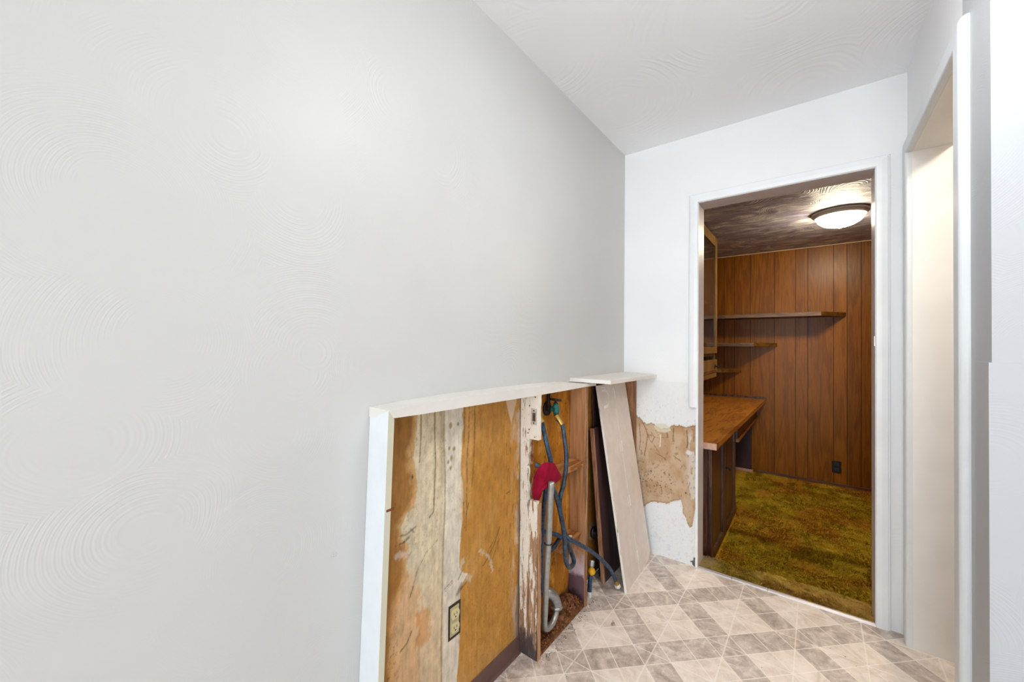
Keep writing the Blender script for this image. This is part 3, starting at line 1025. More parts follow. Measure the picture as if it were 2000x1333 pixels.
def stud2_mat():
    t = NT('bare_stud', rough=0.6, spec=0.35)
    sp_ = t.n('ShaderNodeSeparateXYZ'); t.l(t.pos(), sp_.inputs[0])
    z = sp_.outputs[2]
    v = t.scaled((55, 55, 3.0))
    n1 = t.noise(1.0, 6, 0.6, vec=v, dist=.5)
    n2 = t.noise(45, 4, 0.6)
    c = t.ramp(n1, [(0.3, rgb(142, 96, 58)), (0.5, rgb(178, 128, 84)), (0.72, rgb(200, 152, 110))])
    c = t.mix(t.math('MULTIPLY', t.step(n2, .68, .74), .6), c, rgb(110, 62, 34))
    jz = t.math('ADD', z, t.math('MULTIPLY', t.math('SUBTRACT', t.noise(22, 4, .6), .5), .14))
    c = t.mix(t.math('MULTIPLY', t.step(jz, 0.27, 0.19), .85), c, rgb(196, 182, 190))
    c = t.mix(t.math('MULTIPLY', t.step(jz, 0.165, 0.125), .92), c, rgb(88, 56, 66))
    c = t.mix(t.math('MULTIPLY', t.step(jz, 0.07, 0.03), .8), c, rgb(54, 38, 40))
    t.color(c)
    t.bump(n1, .3, .0015)
    return t.m


M_stud2 = stud2_mat()
s2 = thing('wall_stud', (0.045, 1.70, 0), 'bare pinkish stud right of the hoses with dark stained foot', 'stud')
obj('stud_post', rag_board(0.0006, 0.084, 1.695, 1.712, 0.0, 1.040, amp=0.0012), [M_stud2], s2)
obj('stud_edge', rag_board(0.0843, 0.0905, 1.6945, 1.7125, 0.0, 1.040, amp=0.0012), [M_rawedge], s2)['label'] = 'lighter orange front edge'
s3 = tag(BX('wall_stud', 0.0006, 0.0810, 2.366, 2.3878, 0.0, 1.040,
            wood('corner_stud_wood', rgb(112, 72, 44), rgb(140, 94, 60), rgb(166, 118, 80), stretch=(50, 50, 3), rough=0.6)),
         'brown stud standing in the corner beside the torn white wall', 'stud')

M_block = wood('fire_block_wood', rgb(120, 72, 30), rgb(160, 104, 52), rgb(190, 136, 84), stretch=(40, 5, 40), rough=0.6)
bm = bmesh.new()
hexa(bm, [(0.001, 1.400, .664), (0.068, 1.415, .664), (0.078, 1.6935, .662), (0.001, 1.6935, .664),
          (0.001, 1.400, .690), (0.068, 1.415, .690), (0.078, 1.6935, .686), (0.001, 1.6935, .690)], .0015)
tag(obj('blocking_board', bm, M_block), 'upper wooden blocking board nailed between the studs behind the hoses', 'blocking')
bm = bmesh.new()
hexa(bm, [(0.001, 1.520, .318), (0.045, 1.540, .300), (0.060, 1.6935, .312), (0.001, 1.6935, .316),
          (0.001, 1.500, .342), (0.050, 1.520, .334), (0.068, 1.6935, .344), (0.001, 1.6935, .344)], .0015)
tag(obj('blocking_board', bm, M_block), 'lower broken wooden blocking board under the looped hose', 'blocking')

# bottom plate and rotten debris
def rot_mat(name, a, b, c):
    t = NT(name, rough=0.85, spec=0.2)
    n1 = t.noise(60, 5, 0.7); n2 = t.noise(18, 3, 0.6)
    col = t.ramp(n1, [(0.32, a), (0.5, b), (0.70, c)])
    t.color(t.mix(t.math('MULTIPLY', n2, .5), col, rgb(110, 70, 34)))
    t.bump(n1, .8, .004)
    return t.m


M_rot = rot_mat('rotten_wood', rgb(34, 22, 16), rgb(96, 60, 36), rgb(150, 104, 66))
U0 = np.arange(1.312, 1.6945, 0.005)
V0 = np.arange(0.002, 0.0875, 0.004)
def plate_place(U, V):
    heap = np.exp(-((U - 1.62) / .07) ** 2) * .050 + np.exp(-((U - 1.55) / .05) ** 2) * .020
    z = 0.010 + heap * (1 - sst(V, .045, .09) * .85) + (fbm(U * 60, V * 60, 4) - .5) * (.012 + heap * .7)
    z = np.where(V > .083, 0.003, z)
    return V, U, np.maximum(z, .002)
tag(grid_sheet('rotted_plate', U0, V0, plate_place, None, M_rot), 'rotted brown floor plate with crumbled debris at the foot of the plumbing bay', 'floor plate')
bm = bmesh.new()
random.seed(5)
for k in range(220):
    y = random.gauss(1.62, .045) if k < 150 else random.uniform(1.34, 1.72)
    y = min(max(y, 1.325), 1.688)
    x = random.uniform(.015, .080)
    heap = math.exp(-((y - 1.62) / .07) ** 2) * .050 + math.exp(-((y - 1.55) / .05) ** 2) * .020
    z = .012 + heap * (1 - .6 * max(0, (x - .045) / .045)) + random.uniform(-.002, .006)
    r = random.uniform(.002, .0055)
    d = Vector((random.uniform(-1, 1), random.uniform(-1, 1), random.uniform(-.4, .6))).normalized()
    tube(bm, [Vector((x, y, z)) - d * r * 2, Vector((x, y, z)), Vector((x, y, z)) + d * r * 2], [r * .3, r, r * .3], 5)
tag(obj('debris', bm, rot_mat('debris_chips', rgb(48, 30, 22), rgb(120, 74, 48), rgb(176, 124, 88))), 'crumbled rot chips heaped on the floor plate between the studs', 'debris', kind='stuff')
bm = bmesh.new()
for k in range(160):
    y = random.uniform(1.30, 1.78)
    x = .0955 + abs(random.gauss(0, .016))
    r = random.uniform(.0006, .0019)
    lathe(bm, [(0, 0), (r, 0.0002), (r * .8, r), (0, r * 1.2)], (x, y, 0.0), seg=5)
for k in range(60):
    y = random.uniform(0.7, 2.3); x = random.uniform(.1, 1.1)
    r = random.uniform(.0006, .0018)
    lathe(bm, [(0, 0), (r, 0.0002), (r * .8, r), (0, r * 1.2)], (x, y, 0.0), seg=5)
tag(obj('dirt_crumbs', bm, flat('dirt', rgb(84, 62, 48), .9, var=.3, scale=300)), 'fine brown crumbs scattered on the patterned floor along the opened wall', 'dirt', kind='stuff')
# one bigger flake on the floor
bm = bmesh.new()
fl = bpy
pts = []
for k in range(9):
    a = k / 9 * 2 * math.pi
    rr = .012 * random.uniform(.6, 1.2)
    pts.append((0.2405 + rr * math.cos(a) * .8, 1.668 + rr * math.sin(a)))
prism(bm, pts, 'z', 0.0003, 0.004)
for v in bm.verts:
    if v.co.z > .003:
        v.co.z += random.uniform(-.001, .004)
tag(obj('plaster_flake', bm, flat('flake', rgb(180, 164, 146), .9, var=.25, scale=250)), 'small crumbled plaster flake lying alone on the vinyl floor', 'flake')

# ------------------------------------------------------------------ receptacle in the stripped wall
ol = thing('electrical_outlet', (0.0, 0.925, 0.324), 'cream duplex outlet without cover in the stained stripped wall', 'outlet')
M_boxd = flat('outlet_box', rgb(64, 52, 40), rough=0.6, var=0.3, scale=150)
M_cream = flat('outlet_cream', rgb(218, 206, 158), rough=0.4, var=0.06)
BX('outlet_box', 0.0008, 0.0022, 0.899, 0.953, 0.268, 0.380, M_boxd, ol)
bm = bmesh.new()
box(bm, 0.0022, 0.0045, 0.9045, 0.944, 0.278, 0.372, 0.001)
obj('yoke', bm, flat('outlet_strap', rgb(196, 184, 140), rough=0.45, var=0.1), ol)
for zc_ in (0.347, 0.303):
    bm = bmesh.new()
    pr_ = []
    for k in range(24):
        a = k / 24 * 2 * math.pi
        pr_.append((0.9245 + .0185 * math.cos(a), zc_ + max(-.0155, min(.0155, .0195 * math.sin(a)))))
    prism(bm, pr_, 'x', 0.0045, 0.0085)
    fc = obj('socket_face', bm, M_cream, ol)
    bm = bmesh.new()
    box(bm, 0.0080, 0.0090, 0.9165, 0.9185, zc_ - .001, zc_ + .007)
    box(bm, 0.0080, 0.0090, 0.9295, 0.9315, zc_ - .001, zc_ + .007)
    box(bm, 0.0080, 0.0090, 0.922, 0.927, zc_ - .009, zc_ - .005)
    obj('slots', bm, M_black, fc)
bm = bmesh.new(); lathe(bm, [(0, 0), (.0028, 0), (.0022, .0012), (0, .0015)], (.0045, .9245, .325), (1, 0, 0), 12)
obj('screw', bm, M_steel, ol)

# ------------------------------------------------------------------ plumbing
def rubber(name, c1, c2, scale=60):
    t = NT(name, rough=0.45, spec=0.5)
    n1 = t.noise(scale, 4, .7)
    sp_ = t.step(t.noise(380, 2, .5), .72, .76)
    c = t.mix(t.step(n1, .35, .7), c1, c2)
    t.color(t.mix(t.math('MULTIPLY', sp_, .6), c, rgb(190, 196, 200)))
    t.bump(n1, .2, .001)
    return t.m


M_hose = rubber('hose_rubber', rgb(30, 38, 48), rgb(62, 82, 102))
M_hose2 = rubber('hose_blue_rubber', rgb(22, 38, 56), rgb(52, 84, 116))
M_brass = flat('brass', rgb(206, 168, 92), rough=0.3, metal=0.9, var=0.12, scale=200)
M_verd = flat('verdigris_valve', rgb(42, 118, 112), rough=0.55, metal=0.3, var=0.25, scale=130)
M_iron = flat('dark_iron', rgb(50, 42, 38), rough=0.6, metal=0.4, var=0.2, scale=130)
M_galv = flat('galvanised_pipe', rgb(176, 176, 172), rough=0.35, metal=0.65, var=0.10, scale=60, bump=.1, bscale=200)
M_galv2 = flat('trap_metal', rgb(184, 186, 188), rough=0.28, metal=0.8, var=0.16, scale=50)

H1 = [(0.055, 1.485, 0.915), (0.075, 1.495, 0.891), (0.09, 1.492, 0.827), (0.096, 1.495, 0.761), (0.098, 1.488, 0.696), (0.096, 1.471, 0.635), (0.088, 1.459, 0.582), (0.078, 1.486, 0.494), (0.073, 1.527, 0.411), (0.073, 1.57, 0.327), (0.08, 1.596, 0.268), (0.088, 1.577, 0.251), (0.098, 1.521, 0.27), (0.106, 1.48, 0.319), (0.108, 1.466, 0.401), (0.106, 1.456, 0.469), (0.102, 1.436, 0.539), (0.094, 1.416, 0.608), (0.09, 1.389, 0.657), (0.086, 1.363, 0.715), (0.075, 1.334, 0.741), (0.05, 1.327, 0.752)]
hz = thing('washing_machine_hose', (0.06, 1.49, 0.93), 'dark blue-black hose screwed to the green valve and looping down', 'hose')
bm = bmesh.new(); tube(bm, spline(H1), 0.0098, 14)
obj('hose_tube', bm, M_hose, hz, True)
bm = bmesh.new(); tube(bm, [(0.052, 1.480, 0.934), (0.060, 1.487, 0.918), (0.0605, 1.488, 0.917), (0.074, 1.4945, 0.892)], [.0135, .0135, .0112, .0112], 12)
obj('coupling', bm, M_brass, hz, False)['label'] = 'brass and plated end fitting'

H2 = [(0.05, 1.366, 0.924), (0.055, 1.374, 0.892), (0.07, 1.371, 0.846), (0.085, 1.371, 0.796), (0.086, 1.384, 0.752), (0.068, 1.388, 0.699), (0.062, 1.386, 0.631), (0.047, 1.392, 0.539), (0.040, 1.394, 0.431), (0.036, 1.395, 0.321), (0.034, 1.393, 0.194)]
hz = thing('washing_machine_hose', (0.05, 1.366, 0.924), 'blue hose with brass tip running under the red cloth and down beside the pipe', 'hose')
bm = bmesh.new(); tube(bm, spline(H2), 0.0098, 14)
obj('hose_tube', bm, M_hose2, hz, True)
bm = bmesh.new(); tube(bm, [(0.047, 1.358, 0.950), (0.050, 1.364, 0.932), (0.052, 1.368, 0.920)], [.007, .007, .0106], 12)
obj('coupling', bm, M_brass, hz)['label'] = 'brass tip'

H3 = [(0.020, 1.465, 0.328), (0.032, 1.496, 0.341), (0.042, 1.514, 0.362), (0.050, 1.519, 0.378), (0.066, 1.514, 0.392), (0.086, 1.517, 0.396), (0.103, 1.529, 0.386), (0.112, 1.608, 0.333), (0.12, 1.696, 0.272), (0.135, 1.776, 0.204), (0.145, 1.844, 0.139), (0.15, 1.883, 0.087), (0.155, 1.904, 0.049)]
hz = thing('washing_machine_hose', (0.155, 1.91, 0.0), 'blue hose reaching down to the floor with brass and white end beside the leaning board', 'hose')
bm = bmesh.new(); tube(bm, spline(H3), 0.0092, 14)
obj('hose_tube', bm, M_hose2, hz, True)
bm = bmesh.new(); tube(bm, spline([(0.014, 1.412, 0.440), (0.030, 1.448, 0.429), (0.054, 1.486, 0.410), (0.068, 1.510, 0.394)]), 0.0092, 14)
obj('hose_tube', bm, M_hose2, hz, True)['label'] = 'short branch coming from behind the pipe'
bm = bmesh.new(); tube(bm, [(0.1535, 1.900, 0.054), (0.157, 1.914, 0.030), (0.1572, 1.9145, 0.029), (0.158, 1.918, 0.022)], [.0105, .0105, .008, .008], 12)
obj('coupling', bm, M_brass, hz)['label'] = 'brass ferrule'
bm = bmesh.new()
lathe(bm, [(0, 0), (.013, 0), (.0155, .003), (.0155, .012), (.011, .018), (0, .018)], (0.157, 1.914, 0.0155 + .012), (0.25, 0.35, -1), 8)
obj('nut', bm, flat('white_plastic', rgb(226, 222, 214), .5, var=.1, scale=200), hz)['label'] = 'white swivel nut'

vv = thing('shutoff_valve', (0.03, 1.48, 0.95), 'green corroded shutoff valve under the ledge feeding the hose', 'valve')
bm = bmesh.new(); tube(bm, [(0.022, 1.466, 1.0395), (0.022, 1.466, 0.95)], .0085, 14)
obj('supply_pipe', bm, M_iron, vv, True)
bm = bmesh.new(); lathe(bm, [(0, 0), (.033, 0.0), (.032, .006), (.018, .012), (.012, .014), (0, .014)], (0.0006, 1.487, 0.955), (1, 0, 0), 28)
obj('flange', bm, M_iron, vv, True)
bm = bmesh.new(); tube(bm, [(0.012, 1.482, .955), (0.046, 1.478, .957)], .011, 14)
tube(bm, [(0.052, 1.476, .985), (0.052, 1.478, .970), (0.053, 1.479, .950), (0.054, 1.481, .936)], [.010, .0150, .0155, .012], 14)
obj('valve_body', bm, M_verd, vv, True)
bm = bmesh.new(); tube(bm, [(0.052, 1.476, .983), (0.052, 1.475, .996)], .005, 10)
pts = []
for k in range(40):
    a = k / 40 * 2 * math.pi
    r_ = .026 + .0028 * math.cos(a * 6)
    pts.append((0.052 + r_ * math.cos(a), 1.475 + r_ * math.sin(a)))
prism(bm, pts, 'z', .994, 1.0035)
for v in bm.verts:
    dz = (v.co.y - 1.475) * -.20
    if v.co.z > .99:
        v.co.z += dz
obj('handwheel', bm, M_iron, vv)

pp = [(0.12, 1.336, 0.694), (0.113, 1.339, 0.615), (0.098, 1.353, 0.453), (0.086, 1.357, 0.303), (0.078, 1.364, 0.183), (0.070, 1.371, 0.103), (0.065, 1.385, 0.066), (0.060, 1.418, 0.046), (0.056, 1.457, 0.043), (0.053, 1.486, 0.060), (0.052, 1.496, 0.090)]
dp = thing('drain_pipe', (0.072, 1.375, 0.03), 'grey metal drain standpipe leaning beside the peeling stud, hooked at its foot', 'pipe')
bm = bmesh.new(); tube(bm, spline(pp), 0.0125, 18)
obj('standpipe', bm, M_galv, dp, True)
bm = bmesh.new(); tube(bm, spline([(0.052, 1.497, 0.088), (0.050, 1.497, 0.108), (0.044, 1.490, 0.130), (0.034, 1.476, 0.150), (0.020, 1.462, 0.160), (0.004, 1.455, 0.162)]), 0.0225, 20)
lathe(bm, [(.0225, 0), (.0262, .001), (.0262, .010), (.0225, .012)], (0.052, 1.497, 0.086), (0, 0, 1), 24)
obj('trap_elbow', bm, M_galv2, dp, True)
bm = bmesh.new()
rg = [(0.0965 + .0145 * math.cos(a), 1.354 + .0145 * math.sin(a), .437) for a in [k / 20 * 2 * math.pi for k in range(21)]]
tube(bm, rg, .0020, 6, cap=False)
obj('clamp_ring', bm, M_iron, dp)

gv = thing('supply_stub', (0.068, 1.785, 0), 'short blue supply stub with yellow tap handle standing by the leaning boards', 'valve')
bm = bmesh.new()
pth = spline([(0.068, 1.783, 0.0005), (0.068, 1.786, 0.04), (0.068, 1.790, 0.075), (0.068, 1.797, 0.100)])
tube(bm, pth, [.0105 + .0007 * ((i % 2) * 2 - 1) for i in range(len(pth))], 12)
obj('corrugated_tube', bm, M_hose2, gv, True)
bm = bmesh.new(); tube(bm, [(0.068, 1.783, 0.0), (0.068, 1.784, 0.016), (0.068, 1.785, 0.022)], [.0128, .0128, .0108], 12)
obj('tape', bm, flat('white_tape', rgb(222, 218, 214), .7, var=.1, scale=200), gv)
bm = bmesh.new(); tube(bm, [(0.068, 1.797, 0.098), (0.068, 1.806, 0.135)], [.011, .010], 12)
obj('valve_body', bm, M_brass, gv)
bm = bmesh.new(); tube(bm, [(0.068, 1.806, 0.135), (0.068, 1.812, 0.160), (0.068, 1.813, .163)], [.0130, .0130, .010], 6)
obj('cap_nut', bm, M_galv, gv)
bm = bmesh.new(); lathe(bm, [(0, 0), (.010, 0), (.0165, .004), (.0175, .010), (.0155, .018), (.009, .023), (0, .024)], (0.072, 1.792, .124), (.9, -.75, .1), 22)
obj('tap_handle', bm, flat('yellow_plastic', rgb(236, 178, 20), .4, var=.06), gv, True)

# capped hole in the corner bay
hh = thing('wall_stub', (0.0, 1.955, .235), 'black capped pipe end poking through a ragged hole in the corner bay', 'pipe')
bm = bmesh.new()
pts = []
for k in range(18):
    a = k / 18 * 2 * math.pi
    r_ = .040 * random.uniform(.8, 1.25)
    pts.append((1.952 + r_ * math.cos(a), .237 + r_ * 1.1 * math.sin(a)))
prism(bm, pts, 'x', 0.0006, 0.0016)
obj('torn_edge', bm, flat('torn_board', rgb(150, 122, 92), .9, var=.2, scale=120), hh)
bm = bmesh.new(); lathe(bm, [(0, 0), (.030, 0), (.030, .012), (.024, .014), (.022, .030), (.012, .034), (0, .034)], (0.0016, 1.955, .232), (1, 0, 0), 24)
obj('cap', bm, flat('black_cap', rgb(30, 26, 26), .3, var=.1), hh, True)

# small pale pebble on lower blocking
bm = bmesh.new(); lathe(bm, [(0, 0), (.008, .001), (.010, .004), (.006, .007), (0, .008)], (0.045, 1.625, .3425), seg=12)
for v in bm.verts:
    v.co.y = 1.625 + (v.co.y - 1.625) * 1.6
tag(obj('plaster_crumb', bm, flat('crumb', rgb(224, 212, 190), .8, var=.1), smooth=True), 'pale plaster crumb sitting on the lower blocking board', 'crumb')

# red cloth draped over the hose and pipe
rows_ = [[(0.088, 1.314, 0.764), (0.098, 1.328, 0.769), (0.1, 1.356, 0.765), (0.098, 1.395, 0.749)], [(0.075, 1.3, 0.745), (0.1, 1.31, 0.745), (0.106, 1.354, 0.736), (0.104, 1.414, 0.718)], [(0.06, 1.301, 0.715), (0.092, 1.308, 0.714), (0.106, 1.351, 0.7), (0.104, 1.439, 0.68)], [(0.055, 1.302, 0.673), (0.078, 1.301, 0.675), (0.096, 1.317, 0.678), (0.103, 1.372, 0.668)], [(0.055, 1.299, 0.641), (0.068, 1.294, 0.642), (0.082, 1.295, 0.649), (0.094, 1.317, 0.661)], [(0.055, 1.31, 0.613), (0.06, 1.314, 0.61), (0.068, 1.316, 0.615), (0.078, 1.323, 0.627)]]
cols = [spline(r, 8) for r in rows_]
gridp = []
for j in range(len(cols[0])):
    gridp.append(spline([cols[i][j] for i in range(len(cols))], 8))
bm = bmesh.new()
nj, ni = len(gridp), len(gridp[0])
vg = [[None] * ni for _ in range(nj)]
for j in range(nj):
    for i in range(ni):
        p = gridp[j][i].copy()
        f = i / (ni - 1)
        amp = .0042 * min(1, f * 1.6 + .15)
        ph = j * .62 + f * 2.2
        w_ = math.sin(ph) * .6 + math.sin(ph * 1.9 + 1) * .4
        p += Vector((.85, -.15, .1)) * amp * w_
        vg[j][i] = bm.verts.new(p)
for j in range(nj - 1):
    for i in range(ni - 1):
        bm.faces.new((vg[j][i], vg[j + 1][i], vg[j + 1][i + 1], vg[j][i + 1]))
cl = obj('cloth', bm, flat('red_cloth', rgb(142, 10, 44), rough=0.85, spec=0.15, var=0.12, scale=30, bump=.3, bscale=900, bdist=.0005), smooth=True)
md = cl.modifiers.new('solid', 'SOLIDIFY'); md.thickness = 0.0024; md.offset = 0
tag(cl, 'crumpled dark red cloth draped over the hose above the pipe', 'cloth')

# ------------------------------------------------------------------ boards leaning in the corner bay
PB = Vector((0.207, 1.918, 0.001)); EA = Vector((-0.019, 0.425, -0.001)); EB = Vector((-0.164, 0.0, 1.024))
NB = EA.cross(EB).normalized()
if NB.x < 0:
    NB = -NB
TA = 0.0125
M_tanb = flat('painted_panel_face', rgb(230, 219, 210), rough=0.5, var=0.05, scale=14, bump=.1, bscale=60)
t_ = NT('panel_edge', rough=.6)
t_.color(t_.ramp(t_.noise(1, 3, .6, vec=t_.scaled((60, 60, 14))), [(.30, rgb(150, 120, 92)), (.42, rgb(236, 230, 218))]))
M_tedge = t_.m
lb = thing('leaning_board', PB, 'tall pale grey-beige board leaning in the corner bay under the small shelf', 'panel')


def onb(s, t, d=0.0):
    return PB + EA * s + EB * t + NB * d


bm = bmesh.new()
outl = [(0, 0.0), (0.90, 0.0), (1.0, 0.030), (1.0, 1.0), (0.0, 1.0)]
f0 = [bm.verts.new(onb(s, t, 0)) for s, t in outl]
f1 = [bm.verts.new(onb(s, t, -TA)) for s, t in outl]
bm.faces.new(f0); bm.faces.new(f1[::-1])
for k in range(5):
    q = bm.faces.new((f0[k], f1[k], f1[(k + 1) % 5], f0[(k + 1) % 5]))
    q.material_index = 1
obj('panel', bm, [M_tanb, M_tedge], lb)
M_score = flat('scored_white', rgb(250, 248, 244), .7, var=.05)
M_scored = flat('scored_shadow', rgb(150, 136, 128), .8, var=.1)
bm = bmesh.new()


def strip(bm, a, b, wd, h=.0006):
    a = Vector(a); b = Vector(b)
    dr = (b - a); n_ = Vector((-dr.y * .425, dr.x * 1.037 * 1.0)).normalized() if dr.length else Vector((1, 0))
    sx = wd / .425; sy = wd / 1.037
    if abs(dr.x) * .425 < abs(dr.y) * 1.037:
        q = [(a.x - sx / 2, a.y), (a.x + sx / 2, a.y), (b.x + sx / 2, b.y), (b.x - sx / 2, b.y)]
    else:
        q = [(a.x, a.y - sy / 2), (a.x, a.y + sy / 2), (b.x, b.y + sy / 2), (b.x, b.y - sy / 2)]
    lo_ = [bm.verts.new(onb(s, t, .0002)) for s, t in q]
    hi_ = [bm.verts.new(onb(s, t, .0002 + h)) for s, t in q]
    bm.faces.new(hi_)
    for k in range(4):
        bm.faces.new((lo_[k], lo_[(k + 1) % 4], hi_[(k + 1) % 4], hi_[k]))


for a, b in (((.5, .86), (.5, .70)), ((.5, .62), (.5, .40)), ((.5, .33), (.5, .30)), ((.495, .20), (.495, .12)), ((.5, .055), (.5, .0)), ((.36, .80), (.37, .76))):
    bm = bmesh.new()
    strip(bm, a, b, .0030)
    obj('score_line', bm, M_score, lb)
for tc, k_ in ((.940, 1), (.655, 1), (.368, 1), (.085, 1)):
    bm = bmesh.new()
    strip(bm, (.515, tc + .030), (.515, tc - .026), .0105)
    strip(bm, (.452, tc + .022), (.452, tc - .020), .0036)
    strip(bm, (.452, tc + .022), (.49, tc + .030), .0018)
    strip(bm, (.452, tc - .020), (.49, tc - .028), .0018)
    obj('hinge_mark', bm, M_score, lb)
bm = bmesh.new()
for a, b, wd in (((.08, .987), (.215, .983), .006), ((.20, .980), (.30, .945), .005), ((.30, .945), (.285, .905), .005), ((.285, .905), (.22, .885), .006), ((.235, .888), (.10, .885), .014), ((.10, .972), (.225, .968), .012)):
    strip(bm, a, b, wd)
obj('handle_mark', bm, M_score, lb)['label'] = 'white outline where a handle was'

# second, darker board behind it
M_dkb = wood('dark_board', rgb(44, 28, 30), rgb(66, 44, 44), rgb(86, 60, 56), stretch=(20, 20, 2), rough=.5)
M_dke = wood('board_edge_wood', rgb(120, 82, 60), rgb(152, 110, 84), rgb(176, 136, 108), stretch=(60, 60, 4), rough=.5)
db_ = thing('leaning_board', (0.09, 1.93, 0), 'dark brown board with lighter wooden edge leaning behind the pale panel', 'board')
def slab(p0, p1, e, th):
    """p0 bottom, p1 top (front-left corner line), e = sideways vector, th = thickness vector"""
    bm = bmesh.new()
    p0, p1, e, th = map(Vector, (p0, p1, e, th))
    return hexa(bm, [p0, p0 + e, p0 + e + th, p0 + th, p1, p1 + e, p1 + e + th, p1 + th], .001)
obj('board_panel', slab((0.086, 1.9305, 0.001), (0.034, 1.8935, 0.803), (0.0, 0.34, 0), (-0.014, 0, 0)), M_dkb, db_)
obj('edge_strip', slab((0.088, 1.9150, 0.001), (0.036, 1.8780, 0.803), (0.0, 0.015, 0), (-0.018, 0, 0)), M_dke, db_)['label'] = 'lighter brown wooden edge'
tag(obj('leaning_board', slab((0.040, 1.965, 0.001), (0.0075, 1.925, 1.033), (0, .30, 0), (-.006, 0, 0)), M_dkb), 'tall near-black sheet standing in for shadow at the very back of the corner bay', 'board')  # dark sheet added where the bay lies in shadow

# ------------------------------------------------------------------ the study
M_panel = None


def panel_mat():
    t = NT('wall_panelling', rough=0.34, spec=0.20)
    oc = t.n('ShaderNodeVertexColor', layer_name='stain').outputs[0]
    off = t.n('ShaderNodeVectorMath', operation='SCALE'); t.l(oc, off.inputs[0]); off.inputs['Scale'].default_value = 40.0
    ad = t.n('ShaderNodeVectorMath', operation='ADD'); t.l(t.pos(), ad.inputs[0]); t.l(off.outputs[0], ad.inputs[1])
    v = t.scaled((13, 13, 1.1), ad.outputs[0])
    n1 = t.noise(1.0, 4, .55, vec=v, dist=.9)
    n2 = t.noise(1.0, 5, .65, vec=t.scaled((160, 160, 7), ad.outputs[0]))
    rings = t.math('SINE', t.math('MULTIPLY', n1, 26.0))
    f = t.math('ADD', t.math('MULTIPLY', rings, .07), t.math('ADD', t.math('MULTIPLY', n2, .55), .22))
    c = t.ramp(f, [(0.22, rgb(84, 42, 4)), (0.5, rgb(130, 76, 6)), (0.82, rgb(164, 104, 14))])
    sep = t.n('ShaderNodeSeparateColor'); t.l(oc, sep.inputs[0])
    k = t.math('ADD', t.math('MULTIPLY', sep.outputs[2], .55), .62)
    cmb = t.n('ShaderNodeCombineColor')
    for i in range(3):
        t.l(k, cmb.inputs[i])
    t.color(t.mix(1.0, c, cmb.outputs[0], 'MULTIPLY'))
    t.rough(t.math('ADD', .27, t.math('MULTIPLY', n2, .16)))
    t.bump(t.math('ADD', n2, t.math('MULTIPLY', t.noise(70, 3, .6), .5)), .18, .001)
    return t.m


M_panel = panel_mat()
M_groove = flat('panel_groove', rgb(52, 28, 16), .8, var=.1)
grooves = [-.02, .133, .237, .392, .616, .801, .904, 1.11, 1.212, 1.318, 1.46, 1.62, 1.83, 1.96, 2.10]


def panelled(name, edges, a0, a1, place, z0, z1, dark_from=None):
    """planks between grooves; place(u, d, z) -> xyz with d the recess depth"""
    bm = bmesh.new()
    lay_ = bm.loops.layers.float_color.new('stain')
    ed = [a0] + [e for e in edges if a0 + .01 < e < a1 - .01] + [a1]
    rr = random.Random(3)
    g = .0018
    for i in range(len(ed) - 1):
        u0 = ed[i] + (g if i else 0)
        u1 = ed[i + 1] - (g if i < len(ed) - 2 else 0)
        col = (rr.random(), rr.random(), rr.uniform(.35, .85), 1)
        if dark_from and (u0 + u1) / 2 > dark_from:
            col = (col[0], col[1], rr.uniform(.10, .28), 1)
        q = [bm.verts.new(place(u, 0, z)) for u, z in ((u0, z0), (u1, z0), (u1, z1), (u0, z1))]
        f = bm.faces.new(q)
        for lp in f.loops:
            lp[lay_] = col
        if i < len(ed) - 2:
            e0, e1 = ed[i + 1] - g, ed[i + 1] + g
            q = [bm.verts.new(place(*p)) for p in ((e0, 0, z0), (ed[i + 1], .003, z0), (ed[i + 1], .003, z1), (e0, 0, z1))]
            bm.faces.new(q).material_index = 1
            q = [bm.verts.new(place(*p)) for p in ((ed[i + 1], .003, z0), (e1, 0, z0), (e1, 0, z1), (ed[i + 1], .003, z1))]
            bm.faces.new(q).material_index = 1
    me = bpy.data.meshes.new(name)
    bm.to_mesh(me); bm.free()
    return struct(link_mesh(name, me, [M_panel, M_groove]))


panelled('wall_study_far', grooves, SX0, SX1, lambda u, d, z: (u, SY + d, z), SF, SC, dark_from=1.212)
panelled('wall_study_left', [2.7, 2.95, 3.1, 3.4, 3.6, 3.9, 4.1, 4.35, 4.6, 4.8], DB, SY, lambda u, d, z: (SX0 - d, u, z), SF, SC)
panelled('wall_study_right', [2.7, 2.95, 3.1, 3.4, 3.6, 3.9, 4.1, 4.35, 4.6, 4.8], DB, SY, lambda u, d, z: (SX1 + d, u, z), SF, SC)
# study side of the dividing wall
M_near = flat('study_near_wood', rgb(120, 80, 44), .4, var=.1)
struct(BX('wall_study_near_left', SX0 - .01, DX0 - 0.012, DB + .0005, DB + .004, SF, SC, M_near))
struct(BX('wall_study_near_right', DX1 + 0.012, XRB, DB + .0005, DB + .004, SF, SC, M_near))
struct(BX('wall_study_near_top', DX0 - 0.012, DX1 + 0.012, DB + .0005, DB + .004, DH + .012, SC, M_near))
struct(BX('wall_study_near_end', XRB + .006, SX1 + .01, D + .46, D + .5, SF, SC, M_near))


def study_ceiling():
    t = NT('brushed_ceiling', rough=.55, spec=.35)
    v = t.scaled((3.0, 5.5, 5))
    n1 = t.noise(1.0, 6, .68, vec=v, dist=2.2)
    sw = swirl_height(t, 3.2, 150, 8)
    c = t.ramp(n1, [(.34, rgb(126, 118, 138)), (.5, rgb(162, 156, 168)), (.66, rgb(220, 216, 212))])
    t.color(c)
    h = t.math('ADD', t.math('MULTIPLY', sw, .7), t.math('ADD', t.math('MULTIPLY', n1, 3.0), t.math('MULTIPLY', t.noise(150, 3, .6), .5)))
    t.bump(h, .6, .004)
    return t.m


